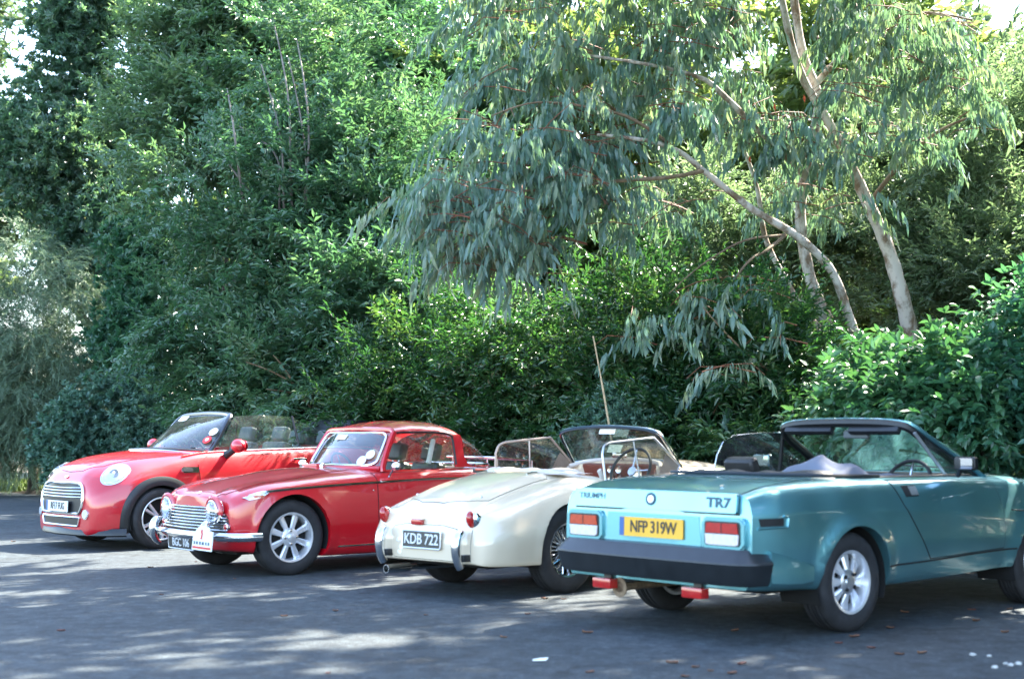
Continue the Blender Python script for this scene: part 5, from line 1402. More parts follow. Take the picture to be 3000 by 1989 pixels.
def tpl(kind, rg):
    """one spray: base points, directions, normals, lengths, widths (local x = outward, z = up)"""
    P, D, N, Ls, Ws = [], [], [], [], []
    def leaf(p, d, n, l, w): P.append(p); D.append(d); N.append(n); Ls.append(l); Ws.append(w)
    if kind == 'spray':            # alternate leaves along a branching flat twig
        for k in range(7):
            t0 = .05 + .42 * k / 6; sd = (-1)**k * rg.uniform(.3, 1.3) if k < 6 else 0
            base = np.array([t0, 0, -.10 * t0 * t0]); dr = norm(np.array([1.0, sd, rg.uniform(-.65, .65)]))
            ln = rg.uniform(.12, .34)
            m = int(rg.integers(5, 10))
            for j in range(m):
                s = (j + .6) / m; p = base + dr * ln * s + np.array([0, 0, -.22 * (ln * s)**1.5])
                for q in (-1, 1):
                    side = norm(np.cross(dr, [0, 0, 1])) * q
                    d = norm(dr * .75 + side * .8 + rg.normal(0, .42, 3) + np.array([0, 0, -.15]))
                    leaf(p, d, norm(np.array([.2, 0, 1]) + rg.normal(0, .60, 3)), rg.uniform(.045, .095), rg.uniform(.017, .032))
            leaf(base + dr * ln, dr, norm(np.array([0, 0, 1.]) + rg.normal(0, .3, 3)), .08, .024)
    elif kind == 'tuft':           # leathery rosettes at shoot ends
        for k in range(5):
            c = rg.normal(0, .09, 3) * np.array([1, 1.3, 1.3]); ax = norm(np.array([1.0, 0, .25]) + rg.normal(0, .35, 3))
            u = norm(np.cross(ax, [0, 0, 1.0])); v = np.cross(ax, u)
            for j in range(13):
                a = j * 2.4; el = rg.uniform(.25, 1.15)
                d = norm(ax * math.cos(el) + (u * math.cos(a) + v * math.sin(a)) * math.sin(el))
                leaf(c - ax * .05 * (j / 13), d, norm(ax + rg.normal(0, .3, 3)), rg.uniform(.055, .08), rg.uniform(.020, .030))
    elif kind == 'feather':        # long drooping plumes clothed in short needles
        for k in range(5):
            dr = norm(np.array([1.0, rg.uniform(-.8, .8), rg.uniform(.0, .8)])); p = rg.normal(0, .03, 3); ln = rg.uniform(.35, .6); m = 22
            for j in range(m):
                dr = norm(dr + np.array([0, 0, -.085])); p = p + dr * ln / m
                for q in range(2):
                    d = norm(dr * 1.2 + rg.normal(0, .55, 3)); leaf(p, d, norm(rg.normal(0, 1, 3)), rg.uniform(.045, .075), .0065)
    elif kind == 'gum':            # sickle leaves hanging from an arching twig
        p = np.zeros(3); dr = norm(np.array([1.0, rg.uniform(-.3, .3), rg.uniform(.0, .45)])); m = 13; ln = rg.uniform(.38, .60)
        for j in range(m):
            dr = norm(dr + np.array([0, 0, -.12])); p = p + dr * ln / m
            for q in range(2):
                d = norm(np.array([0, 0, -1.0]) + dr * .26 + rg.normal(0, .22, 3))
                leaf(p + rg.normal(0, .012, 3), d, norm(np.array([rg.normal(), rg.normal(), .15])), rg.uniform(.07, .175), rg.uniform(.016, .031))
    elif kind == 'broad':          # large toothed leaves in loose pairs
        p = np.zeros(3); dr = norm(np.array([1.0, rg.uniform(-.3, .3), .25])); m = 7; ln = rg.uniform(.26, .40)
        for j in range(m):
            dr = norm(dr + rg.normal(0, .10, 3) + np.array([0, 0, -.02])); p = p + dr * ln / m
            for q in (-1, 1):
                sd = norm(np.cross(dr, [0, 0, 1.0])) * q
                if j % 2: sd = norm(np.cross(dr, sd)) * q
                d = norm(dr * .6 + sd * .9 + np.array([0, 0, -.18]) + rg.normal(0, .18, 3))
                leaf(p, d, norm(np.array([.25, 0, 1.0]) + rg.normal(0, .35, 3)), rg.uniform(.07, .115), rg.uniform(.036, .055))
        leaf(p, dr, norm(np.array([0, 0, 1.0]) + rg.normal(0, .3, 3)), .10, .048)
    elif kind == 'grass':
        for j in range(14):
            d = norm(np.array([rg.normal(0, .35), rg.normal(0, .35), 1.0])); leaf(np.array([rg.normal(0, .08), rg.normal(0, .08), 0]), d, norm(np.array([rg.normal(), rg.normal(), .2])), rg.uniform(.07, .17), .008)
    return [np.array(a, float) for a in (P, D, N, Ls, Ws)]
_rg = np.random.default_rng(21)
TPL = {k: [tpl(k, _rg) for _ in range(10)] for k in ('spray', 'tuft', 'feather', 'gum', 'broad', 'grass')}

def place(kind, pos, out, scale, rg, tint=None, lsize=1.0, roll=.5):
    """put sprays at pos pointing along out; returns leaf arrays"""
    pos = np.asarray(pos, float); out = norm(np.asarray(out, float)); M = len(pos)
    up = np.array([0, 0, 1.0]) + rg.normal(0, roll * .4, (M, 3))
    y = norm(np.cross(up, out)); z = np.cross(out, y)
    sc = scale * rg.uniform(.75, 1.25, M)
    tt = rg.uniform(0, 1, M) if tint is None else tint
    which = rg.integers(0, len(TPL[kind]), M); res = []
    for t in range(len(TPL[kind])):
        idx = np.nonzero(which == t)[0]
        if len(idx) == 0: continue
        P, D, N, Ls, Ws = TPL[kind][t]
        B = np.stack([out[idx], y[idx], z[idx]], axis=2)
        if kind == 'gum':     # hanging leaves keep hanging
            cz = np.zeros((len(idx), 3, 3)); h = norm(out[idx] * np.array([1, 1, 0]) + 1e-6); cz[:, :, 0] = h; cz[:, :, 2] = [0, 0, 1]; cz[:, :, 1] = np.cross([0, 0, 1.0], h); B = cz
        if kind == 'feather':
            h = norm(out[idx] * np.array([1, 1, .35])); yy = norm(np.cross([0, 0, 1.0], h)); B = np.stack([h, yy, np.cross(h, yy)], axis=2)
        p = np.einsum('mij,lj->mli', B, P) * sc[idx, None, None] + pos[idx, None, :]
        d = np.einsum('mij,lj->mli', B, D); nn = np.einsum('mij,lj->mli', B, N)
        l = Ls[None] * np.sqrt(sc[idx, None]) * lsize * rg.uniform(.85, 1.15, (len(idx), len(Ls))); w = Ws[None] * np.sqrt(sc[idx, None]) * lsize * np.ones_like(l)
        ti = np.clip(.62 * tt[idx, None] + .38 * rg.uniform(0, 1, l.shape), 0, 1)
        res.append((p.reshape(-1, 3), d.reshape(-1, 3), nn.reshape(-1, 3), l.ravel(), w.ravel(), ti.ravel()))
    return [np.concatenate([r[k] for r in res]) for k in range(6)]

SHAPES = {'needle': ([(0, .5, 0), (0, -.5, 0), (1, 0, -.06)], [(0, 1, 2)]),
          'diamond': ([(0, 0, 0), (.42, .5, .10), (1, 0, -.05), (.42, -.5, .10)], [(0, 3, 2), (0, 2, 1)]),
          'lance': ([(0, 0, 0), (.30, .5, .06), (.30, -.5, .06), (.66, .42, .02), (.66, -.42, .02), (1, 0, -.12)], [(0, 2, 1), (1, 2, 4, 3), (3, 4, 5)]),
          'toothed': ([(0, 0, 0), (.22, .40, .09), (.22, -.40, .09), (.45, .50, .08), (.45, -.50, .08), (.50, 0, 0), (.75, .30, .03), (.75, -.30, .03), (1, 0, -.14)],
                      [(0, 2, 5), (2, 4, 5), (0, 5, 1), (1, 5, 3), (5, 4, 7), (5, 7, 8), (5, 8, 6), (5, 6, 3)])}

def leaf_mesh(name, arr, shape):
    p, d, n, l, w, ti = arr
    side = norm(np.cross(n, d)); nn = np.cross(d, side)
    S, F = SHAPES[shape]; K = len(S); M = len(p)
    V = np.empty((M, K, 3), np.float32)
    for k, (t, s, h) in enumerate(S):
        V[:, k] = p + d * (l * t)[:, None] + side * (w * s)[:, None] + nn * (l * h)[:, None] * (1.6 if K == 4 else 1.0)
    me = bpy.data.meshes.new(name)
    lens = [len(f) for f in F]; tot = sum(lens)
    me.vertices.add(M * K); me.vertices.foreach_set('co', V.ravel())
    me.loops.add(M * tot); me.polygons.add(M * len(F))
    loop = np.concatenate([np.array(f) for f in F])
    me.loops.foreach_set('vertex_index', (np.arange(M)[:, None] * K + loop[None]).astype(np.int32).ravel())
    st = np.concatenate([[0], np.cumsum(lens)[:-1]])
    me.polygons.foreach_set('loop_start', (np.arange(M)[:, None] * tot + st[None]).astype(np.int32).ravel())
    me.polygons.foreach_set('loop_total', np.tile(np.array(lens, np.int32), M))
    a = me.attributes.new('tint', 'FLOAT', 'FACE'); a.data.foreach_set('value', np.repeat(ti, len(F)).astype(np.float32))
    me.update(calc_edges=True)
    return me

def crown(parent, arr, lm, shape='diamond', name='crown', label=None):
    me = leaf_mesh(name, arr, shape); me.materials.append(LM[lm])
    o = bpy.data.objects.new(name, me); COL.objects.link(o); o.parent = parent
    o.location = -parent.location if parent is not None else (0, 0, 0)
    o['kind'] = 'stuff'
    if label: o['label'] = label
    return o

def single_leaves(parent, arr, lm, shape, n, seed=0):
    """the leaves that show largest, each an object of its own"""
    p, d, nn, l, w, ti = arr
    cam_d = np.linalg.norm(p - np.array([0, 0, 1.17]), axis=1)
    uu = p[:, 0] / p[:, 1]; vv = (p[:, 2] - 1.17) / p[:, 1]
    ok = (np.abs(uu) < .355) & (vv < .30) & (vv > -.05)
    score = np.where(ok, l * w / cam_d**2, 0); idx = np.argsort(-score)[:n]
    base = []
    S, F = SHAPES[shape]
    for t in (.15, .4, .65, .9):
        me = mesh_of('leaf', S, F); a = me.attributes.new('tint', 'FLOAT', 'FACE'); a.data.foreach_set('value', [t] * len(F)); me.materials.append(LM[lm]); base.append(me)
    side = norm(np.cross(nn, d)); up = np.cross(d, side); off = np.array(parent.location)
    for i in idx:
        o = bpy.data.objects.new('leaf', base[min(3, int(ti[i] * 4))]); COL.objects.link(o); o.parent = parent
        M = Matrix.Identity(4)
        for r in range(3):
            M[r][0] = d[i, r] * l[i]; M[r][1] = side[i, r] * w[i]; M[r][2] = up[i, r] * l[i]; M[r][3] = p[i, r] - off[r]
        o.matrix_local = M
    keep = np.ones(len(p), bool); keep[idx] = False
    return [a[keep] for a in arr]

def blob(c, r, n, rg, fill=.62, front=True, flat=0.0, noise=.35, nfreq=2.2, seed=0):
    """spray positions and outward directions through the outer volume of a lumpy ellipsoid"""
    c = np.array(c, float); r = np.array(r, float)
    pos, out = [], []
    ph = np.random.default_rng(seed + 5).uniform(0, 6.28, (4, 3))
    need = n; tries = 0
    while need > 0:
        tries += 1
        u = norm(rg.normal(0, 1, (need * 3, 3)))
        if front: u = u[(u[:, 1] < .35) | (rg.uniform(0, 1, len(u)) < .30)]
        lump = 1 + .16 * (np.sin(u[:, 0] * 5 + ph[0, 0]) * np.sin(u[:, 2] * 6 + ph[0, 1]) + .7 * np.sin(u[:, 0] * 11 + ph[1, 0]) * np.sin(u[:, 2] * 9 + ph[1, 1]) + .5 * np.sin(u[:, 1] * 9 + ph[2, 0]))
        rad = (fill + (1 - fill) * rg.uniform(0, 1, len(u))**.6) * lump
        q = c + u * r * rad[:, None]
        k = np.sin(q[:, 0] * nfreq + ph[3, 0]) * np.sin(q[:, 1] * nfreq * .8 + ph[3, 1]) * np.sin(q[:, 2] * nfreq * 1.2 + ph[3, 2])
        m = ((k > -noise) | (tries > 6)) & ((q[:, 2] > .05) | (tries > 12))
        q, u = q[m][:need], u[m][:need]
        pos.append(q); out.append(norm(u / r * r.mean() + np.array([0, 0, flat])))
        need -= len(q)
    return np.concatenate(pos), norm(np.concatenate(out) + rg.normal(0, .35, (n, 3)))

def lumpy(c, r, nsub, nper, rg, sub=.42, **k):
    """main ellipsoid broken into lobes, each lobe with its own sprays"""
    c = np.array(c, float); r = np.array(r, float); P, O, T = [], [], []
    u = norm(rg.normal(0, 1, (nsub * 4, 3)))
    u = u[(u[:, 1] < .4)][:nsub]
    for i, d in enumerate(u):
        cc = c + d * r * rg.uniform(.55, .85); rr = r * sub * rg.uniform(.7, 1.25); rr = np.maximum(rr, .25)
        cc[2] = max(cc[2], .35)
        p, o = blob(cc, rr, nper, rg, seed=i, **k)
        P.append(p); O.append(o); T.append(np.full(nper, rg.uniform(0, 1)))
    return np.concatenate(P), np.concatenate(O), np.clip(np.concatenate(T) * .6 + rg.uniform(0, .4, nsub_len(P)), 0, 1)
def nsub_len(P): return sum(len(p) for p in P)

def limbs(base, tips, r0, m, parent, rg, bend=.25, name='trunk', n=7):
    """tapered trunk splitting into limbs towards the given points; one mesh"""
    base = Vector(base); ms = ([], []); zt = max(t[2] for t in tips)
    fork = base + Vector((0, 0, (zt - base.z) * .28)); ctr = Vector(np.mean(np.array(tips), axis=0)); fork += Vector((ctr.x - base.x, ctr.y - base.y, 0)) * .25
    tr = path([base - Vector((0, 0, .15)), base.lerp(fork, .5) + Vector((rg.normal(0, .05), rg.normal(0, .05), 0)), fork], 5)
    ms = merge(ms, tube(tr, list(np.linspace(r0 * 1.15, r0 * .8, len(tr))), 9))
    for t in tips:
        t = Vector(t); md = fork.lerp(t, .5) + Vector((rg.normal(0, bend), rg.normal(0, bend), rg.normal(0, bend) * .5 + .1))
        pp = path([fork, md, t], 6); ms = merge(ms, tube(pp, list(np.linspace(r0 * .55, r0 * .10, len(pp))), n))
    off = parent.location
    return add(name, ([(p[0] - off[0], p[1] - off[1], p[2] - off[2]) for p in ms[0]], ms[1]), m, parent, smooth=60)

def plant(name, label, cat, loc, group=None):
    o = empty(name, loc); tag(o, label, cat, group); return o
# ------------------------------------------------------------------ trees and shrubs
def pb(u, v, ru, rv, d, rd=None):
    """centre and radii in metres of a mass that covers this part of the photo at depth d"""
    c = px(u, v, d); k = d / 4167
    return np.array(c), np.array([ru * k, rd if rd else min(ru * k, 1.6), rv * k])

def bushy(name, label, cat, base, lobes, lm, kind, lsize, scale, nsub, nper, seed, bark=BARK, r0=.10, shape='diamond', group=None, sub=.42, single=0, noise=.35, flat=.2, fill=.55, tips=None):
    rg = np.random.default_rng(seed)
    t = plant(name, label, cat, base, group)
    A = []; tp = []
    for (c, r) in lobes:
        p, o, ti = lumpy(c, r, nsub, nper, rg, sub=sub, noise=noise, flat=flat, fill=fill)
        A.append(place(kind, p, o, scale, rg, tint=ti, lsize=lsize))
        tp.append(tuple(c)); tp += [tuple(c + r * rg.uniform(-.6, .6, 3)) for _ in range(3)]
    arr = [np.concatenate([a[k] for a in A]) for k in range(6)]
    if single: arr = single_leaves(t, arr, lm, shape, single)
    crown(t, arr, lm, shape)
    limbs(base, tips or tp, r0, bark, t, rg)
    return t

# dark evergreen at the far left
bushy('evergreen_tree', 'tall dark evergreen tree rising behind the feathery grey-green tree', 'tree', (-9.2, 33, .1),
      [pb(335, 90, 195, 290, 32, 2.2), pb(245, 480, 235, 260, 31.5, 2.0), pb(330, 700, 190, 200, 31, 1.8)], 'holm', 'tuft', 1.6, 1.95, 26, 20, 101, r0=.22)
bushy('slim_shrub', 'slim dark green shrub between the evergreen tree and the blue-green dome', 'shrub', (-6.8, 27.6, .1),
      [pb(450, 800, 110, 230, 27.5, .9), pb(420, 1010, 130, 130, 27, .9)], 'teal', 'tuft', 1.5, 1.35, 16, 17, 102, r0=.07)
bushy('feathery_tree', 'feathery grey-green tree with drooping plumes at the verge', 'tree', (-9.6, 28.6, .0),
      [pb(110, 960, 190, 220, 28.5, 1.5), pb(150, 1150, 170, 190, 28.2, 1.3), pb(10, 1050, 150, 280, 28.8, 1.3), pb(70, 1270, 170, 100, 28.3, 1.0)], 'feather', 'feather', 1.5, 1.5, 18, 14, 103, r0=.10, sub=.5, noise=.9, shape='needle')
bushy('dome_shrub', 'rounded blue-green shrub behind the bonnet of the modern red convertible', 'shrub', (-7.0, 25.6, .0),
      [pb(345, 1245, 190, 190, 25.5, 1.3), pb(250, 1290, 120, 120, 25.2, 1.0), pb(470, 1290, 110, 150, 25.0, 1.0)], 'dome', 'tuft', 1.4, 1.05, 24, 14, 104, r0=.05, sub=.36)
# big leafy mass in the middle
bushy('leafy_tree', 'large mid-green leafy tree filling the middle behind the two red cars', 'tree', (-2.6, 21.4, .1),
      [pb(1060, 300, 360, 330, 22.5, 1.7), pb(860, 620, 300, 250, 21.6, 1.5), pb(1180, 640, 300, 260, 21.0, 1.5), pb(830, 900, 340, 240, 20.9, 1.4), pb(1130, 950, 300, 240, 19.9, 1.4), pb(790, 1130, 190, 180, 21.0, 1.1), pb(980, 1160, 260, 170, 19.6, 1.0)],
      'mid', 'spray', 1.36, 1.38, 17, 14, 105, bark=BARK_GREY, r0=.14)
bushy('light_shrub', 'pale light-green leafy tree with thin bare stems beside the dark evergreen', 'tree', (-5.2, 25.5, .1),
      [pb(610, 150, 170, 260, 25, 1.3), pb(590, 420, 190, 230, 24.5, 1.3), pb(800, 120, 170, 210, 25, 1.2)], 'light', 'spray', 1.45, 1.5, 14, 14, 106, bark=BARK_GREY, r0=.09, noise=.25)
# low hedge along the bays
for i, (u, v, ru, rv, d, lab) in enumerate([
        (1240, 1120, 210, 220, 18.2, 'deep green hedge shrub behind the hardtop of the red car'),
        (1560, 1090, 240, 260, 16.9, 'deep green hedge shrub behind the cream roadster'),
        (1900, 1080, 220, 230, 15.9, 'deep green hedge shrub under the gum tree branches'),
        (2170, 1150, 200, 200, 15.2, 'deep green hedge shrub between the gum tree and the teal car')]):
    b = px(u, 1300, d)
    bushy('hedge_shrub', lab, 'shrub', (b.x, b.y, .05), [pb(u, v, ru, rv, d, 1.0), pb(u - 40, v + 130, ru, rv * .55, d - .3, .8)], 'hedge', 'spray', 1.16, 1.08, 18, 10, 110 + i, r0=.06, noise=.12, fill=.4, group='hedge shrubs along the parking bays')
bushy('flowering_shrub', 'small pale flowering shrub behind the rear window of the red hardtop car', 'shrub', (-.75, 17.1, .05),
      [pb(1390, 1270, 90, 90, 16.8, .5)], 'light', 'tuft', .75, .8, 12, 20, 120, r0=.03)
bushy('grey_green_shrub', 'low grey-green shrub with narrow leaves behind the cream roadster windscreen', 'shrub', (1.25, 14.9, .05),
      [pb(1830, 1270, 130, 80, 14.8, .5)], 'dome', 'tuft', .9, .85, 14, 22, 121, r0=.03)
# broad-leaved bushes at the right
bushy('broadleaf_shrub', 'large fresh-green broad-leaved shrub behind the teal car windscreen', 'shrub', (3.4, 12.9, .05),
      [pb(2530, 1240, 110, 100, 12.9, .7), pb(2740, 1140, 170, 120, 12.9, .8), pb(2700, 1250, 210, 140, 12.4, .7)], 'broad', 'broad', 1.05, .95, 20, 20, 130, r0=.05, shape='toothed', single=300, noise=.5)
bushy('teal_shrub', 'dark blue-green broad-leaved shrub at the nose of the teal car', 'shrub', (4.75, 12.6, .05),
      [pb(3010, 1050, 100, 165, 12.5, .7), pb(2950, 1230, 150, 140, 12.2, .7)], 'teal', 'broad', 1.0, .95, 18, 18, 131, r0=.05, shape='toothed', noise=.5)
# feathery trees behind on the right
bushy('feathery_acacia', 'pale olive feathery tree rising behind the broad-leaved shrub', 'tree', (6.6, 19.5, .1),
      [pb(2800, 560, 280, 230, 19, 1.6), pb(2720, 800, 260, 190, 18.5, 1.4), pb(2930, 450, 150, 150, 20, 1.4), pb(2950, 800, 200, 200, 17.5, 1.2)], 'pale', 'spray', 1.15, 1.35, 18, 11, 132, bark=BARK_GREY, r0=.12)
bushy('sunlit_shrub', 'sparse pale green sunlit shrub seen between the limbs of the gum tree', 'shrub', (2.7, 19.2, .1),
      [pb(2080, 690, 190, 150, 19, 1.0), pb(2330, 700, 130, 160, 19.5, 1.0)], 'pale', 'spray', 1.15, 1.1, 12, 10, 133, r0=.05, noise=.1, fill=.3)
# sunlit trees farther back
for i, (u, v, ru, rv, d, lm, lab) in enumerate([
        (1750, 350, 420, 480, 27, 'sunny', 'yellow-green sunlit tree showing through the gum tree'),
        (2350, 420, 420, 520, 26, 'sunny', 'yellow-green sunlit tree behind the pale gum trunks'),
        (2640, 420, 300, 260, 29, 'pale', 'pale sunlit tree behind the feathery olive tree'),
        (1350, 500, 380, 420, 29, 'mid', 'mid-green tree behind the large leafy tree'),
        (1150, 120, 330, 300, 30, 'mid', 'mid-green tree rising above the large leafy tree'),
        (-60, 200, 200, 420, 42, 'pale', 'pale sunlit tree beyond the dark evergreen')]):
    b = px(u, 1300, d)
    bushy('background_tree', lab, 'tree', (b.x, b.y, .2), [pb(u, v, ru, rv, d, 2.2), pb(u, v + rv * .9, ru * .8, rv * .5, d - .5, 1.8)], lm, 'spray', 2.3, 2.3, 16, 10, 140 + i, r0=.20, group='trees in the wood behind')

# the wood beyond, one mass
rg = np.random.default_rng(150)
WP, WO = [], []
for k in range(46):
    x = -30 + k * 1.5 + rg.normal(0, .8); y = 40 + rg.uniform(-3, 8) - .25 * x
    if -17 < x < -9.5: continue
    h = rg.uniform(6, 10.5)
    p, o = blob((x, y, h * .5), (2.2, 1.6, h * .55), 9, rg, fill=.4, seed=k); WP.append(p); WO.append(o)
arr = place('spray', np.concatenate(WP), np.concatenate(WO), 3.6, rg, lsize=5.2)
me = leaf_mesh('far_wood', arr, 'diamond'); me.materials.append(LM['sunny'])
o = bpy.data.objects.new('far_wood', me); COL.objects.link(o); tag(o, 'mass of sunlit foliage in the wood beyond the hedge', 'wood', kind='stuff')

# ------------------------------------------------------------------ gum tree
def gum_tree():
    rg = np.random.default_rng(160)
    base = px(2560, 1290, 15.6); base.z = .1
    t = plant('gum_tree', 'pale-barked gum tree with drooping blue-grey leaves overhanging the cars', 'tree', base)
    def limb(pts, r0, r1, name='trunk', m=GUMBARK):
        pp = path([px(*p) for p in pts], 6); rr = np.linspace(r0, r1, len(pp)) * (1 + .06 * np.sin(np.arange(len(pp)) * 1.7))
        ms = tube(pp, list(rr), 10)
        return add(name, ([(p[0] - base.x, p[1] - base.y, p[2] - base.z) for p in ms[0]], ms[1]), m, t, smooth=60)
    limb([(2600, 1320, 15.5), (2545, 1100, 15.4), (2495, 950, 15.3), (2440, 800, 15.2), (2345, 700, 15.0), (2200, 610, 14.8), (2060, 500, 14.5), (1980, 440, 14.3), (1880, 410, 14.1), (1750, 395, 13.9)], .064, .015)
    limb([(2560, 1320, 15.9), (2480, 1060, 15.9), (2420, 930, 15.9), (2370, 800, 15.9), (2345, 640, 15.9), (2365, 470, 16), (2398, 300, 16), (2350, 150, 16), (2318, -80, 16)], .078, .045)
    limb([(2700, 1320, 16.3), (2670, 1000, 16.3), (2640, 860, 16.2), (2605, 740, 16.2), (2545, 600, 16.2), (2490, 480, 16.1), (2440, 380, 16), (2340, 200, 15.8), (2280, -60, 15.6)], .105, .035)
    limb([(2365, 520, 15.8), (2290, 440, 15.4), (2210, 370, 15.1), (2130, 290, 14.8), (2060, 232, 14.6), (1900, 190, 14.3), (1700, 160, 14.0)], .05, .012, 'limb')
    limb([(2440, 1000, 16.1), (2370, 930, 16.1), (2290, 800, 16), (2240, 690, 16), (2220, 560, 15.9), (2180, 440, 15.8)], .045, .02, 'limb')
    limb([(2300, 690, 15), (2250, 730, 14.7), (2200, 760, 14.5), (2140, 840, 14.3), (2100, 930, 14.2)], .022, .006, 'limb', TWIG)
    limb([(2300, 690, 15), (2200, 700, 14.8), (2080, 760, 14.6), (1960, 860, 14.4)], .016, .005, 'limb', TWIG)
    limb([(2060, 500, 14.5), (1960, 520, 14.2), (1820, 530, 14.0), (1680, 545, 13.8), (1500, 560, 13.7), (1280, 500, 13.6)], .026, .006, 'limb', TWIG)
    limb([(1980, 440, 14.3), (1800, 330, 14.0), (1600, 300, 13.8), (1440, 340, 13.7)], .020, .006, 'limb', TWIG)
    limb([(2380, 1150, 15), (2300, 1120, 14.6), (2220, 1060, 14.3), (2160, 1010, 14.2), (2060, 900, 14.1)], .024, .006, 'limb', TWIG)
    limb([(2380, 260, 16), (2520, 120, 16), (2680, 40, 15.8), (2850, 60, 15.6)], .04, .012, 'limb')
    limb([(2545, 600, 16.2), (2640, 480, 16), (2760, 380, 15.8), (2880, 330, 15.6)], .03, .010, 'limb', TWIG)
    # (u, v, radius u, radius v, depth, sprays)
    masses = [(1370, 590, 100, 80, 13.7, 52), (1330, 545, 60, 45, 13.7, 18), (1420, 640, 170, 130, 13.8, 110), (1620, 640, 170, 170, 13.9, 120), (1500, 430, 150, 120, 13.9, 90), (1680, 420, 150, 130, 14.1, 95), (1790, 560, 120, 150, 14.2, 80), (1520, 760, 130, 70, 13.8, 48), (1380, 760, 60, 60, 13.8, 16),
              (1560, 240, 140, 110, 14.2, 60), (1720, 180, 170, 120, 14.3, 70), (1900, 150, 170, 130, 14.5, 64), (1420, 60, 110, 50, 14.2, 36), (1600, 40, 160, 60, 14.3, 40), (1880, 30, 170, 60, 14.6, 40), (1960, 320, 130, 110, 14.6, 70), (2120, 150, 110, 130, 14.9, 62), (2200, 300, 120, 110, 15.2, 62), (2060, 60, 120, 70, 14.8, 40),
              (2300, 440, 110, 130, 15.5, 44), (2420, 500, 110, 120, 15.3, 48), (2350, 600, 70, 50, 16.9, 12), (1900, 680, 100, 80, 15.6, 26), (2020, 620, 80, 60, 15.8, 10),
              (2560, 90, 130, 120, 15.5, 104), (2700, 140, 120, 110, 15.5, 96), (2560, 400, 80, 70, 15.6, 26), (2470, 260, 80, 80, 15.4, 30), (2400, 620, 70, 50, 15.2, 12), (2620, 230, 110, 60, 15.7, 30), (2800, 260, 90, 80, 15.6, 22), (2850, 380, 80, 50, 15.6, 14), (2650, 440, 110, 70, 15.8, 22), (2770, 470, 70, 60, 15.6, 12),
              (1960, 920, 110, 60, 14.3, 26), (2080, 930, 110, 70, 14.2, 28), (2220, 880, 60, 60, 14.3, 12), (1930, 1010, 70, 40, 14.2, 12), (2150, 1110, 50, 40, 14.1, 9), (2090, 1190, 50, 40, 14.0, 8), (2230, 1010, 70, 35, 14.2, 10)]
    P, O = [], []; tws = []
    for u, v, ru, rv, d, n in masses:
        sub = []
        for _ in range(max(2, n // 9)):
            a = rg.uniform(0, 6.28); q = math.sqrt(rg.uniform(0, 1)); sub.append((u + ru * q * math.cos(a), v - 30 + rv * q * math.sin(a), d + rg.normal(0, .35)))
        for _ in range(int(n * (.54 if v < 850 else .36))):
            su, sv, sd = sub[int(rg.integers(0, len(sub)))]
            p = px(su + rg.normal(0, 34), sv + rg.normal(0, 20), sd + rg.normal(0, .10))
            P.append(tuple(p)); oo = norm(np.array([rg.normal(-.35, .8), rg.normal(-.15, .8), .15])); O.append(oo)
            if rg.uniform() < .5:
                e = Vector(p) + Vector(oo) * .25 * 0; tws.append(tube([Vector(p) - Vector(oo) * .25 + Vector((0, 0, -.03)), Vector(p), Vector(p) + Vector(oo) * .28 + Vector((0, 0, -.03)), Vector(p) + Vector(oo) * .42 + Vector((0, 0, -.16))], [.006, .005, .004, .002], 4, cap=False))
    tw = merge(*tws)
    limb([(2318, -80, 16), (2250, -350, 15.3), (2080, -520, 14.6), (1850, -560, 14.0), (1550, -480, 13.6)], .045, .012, 'limb')
    limb([(2318, -80, 16), (2330, -400, 15.2), (2380, -700, 14.6)], .045, .012, 'limb')
    limb([(2080, -520, 14.6), (1800, -300, 13.8), (1450, -200, 13.4), (1150, -150, 13.2)], .03, .008, 'limb')
    limb([(2380, -700, 14.6), (2750, -800, 14.4), (3250, -850, 14.4)], .03, .008, 'limb')
    limb([(2380, -700, 14.6), (2550, -1000, 13.6), (2950, -1250, 12.9)], .03, .008, 'limb')
    arr = place('gum', np.array(P), np.array(O), 1.05, rg, lsize=1.22)
    # the crown goes on above the view, unseen masses placed to shade the bays
    UP, UO = [], []
    for u, v, ru, rv, d, n in ((1180, -420, 180, 110, 13.2, 26), (1500, -360, 260, 130, 13.3, 54), (1900, -370, 280, 140, 13.6, 54), (1350, -480, 280, 170, 13.2, 50), (1750, -540, 320, 200, 13.5, 70), (2150, -520, 300, 220, 13.9, 60), (2450, -420, 220, 200, 14.2, 36), (1900, -860, 340, 170, 13.6, 50), (2350, -820, 260, 160, 14.2, 36), (2650, -390, 220, 150, 14.5, 46), (2800, -700, 330, 260, 14.4, 70), (3250, -850, 330, 280, 14.4, 70), (2600, -1150, 350, 220, 14.2, 50), (2100, -330, 260, 140, 16.4, 40), (1700, -330, 260, 140, 16.6, 40), (3300, -400, 160, 200, 14.2, 30), (2950, -1250, 350, 250, 12.9, 64), (2450, -1100, 300, 220, 12.9, 54)):
        for _ in range(n):
            a = rg.uniform(0, 6.28); q = math.sqrt(rg.uniform(0, 1))
            UP.append(tuple(px(u + ru * q * math.cos(a), v + rv * q * math.sin(a), d + rg.normal(0, .45)))); UO.append(norm(np.array([rg.normal(-.2, .8), rg.normal(-.1, .8), .15])))
    up = place('gum', np.array(UP), np.array(UO), 1.5, rg, lsize=1.75)
    arr = [np.concatenate([a, b]) for a, b in zip(arr, up)]
    arr = single_leaves(t, arr, 'euc', 'lance', 300)
    crown(t, arr, 'euc', 'lance')
    add('twigs', ([(p[0] - base.x, p[1] - base.y, p[2] - base.z) for p in tw[0]], tw[1]), mat('reddish_twig', (.20, .075, .040), rough=.7, var=.3), t, smooth=60)['kind'] = 'stuff'
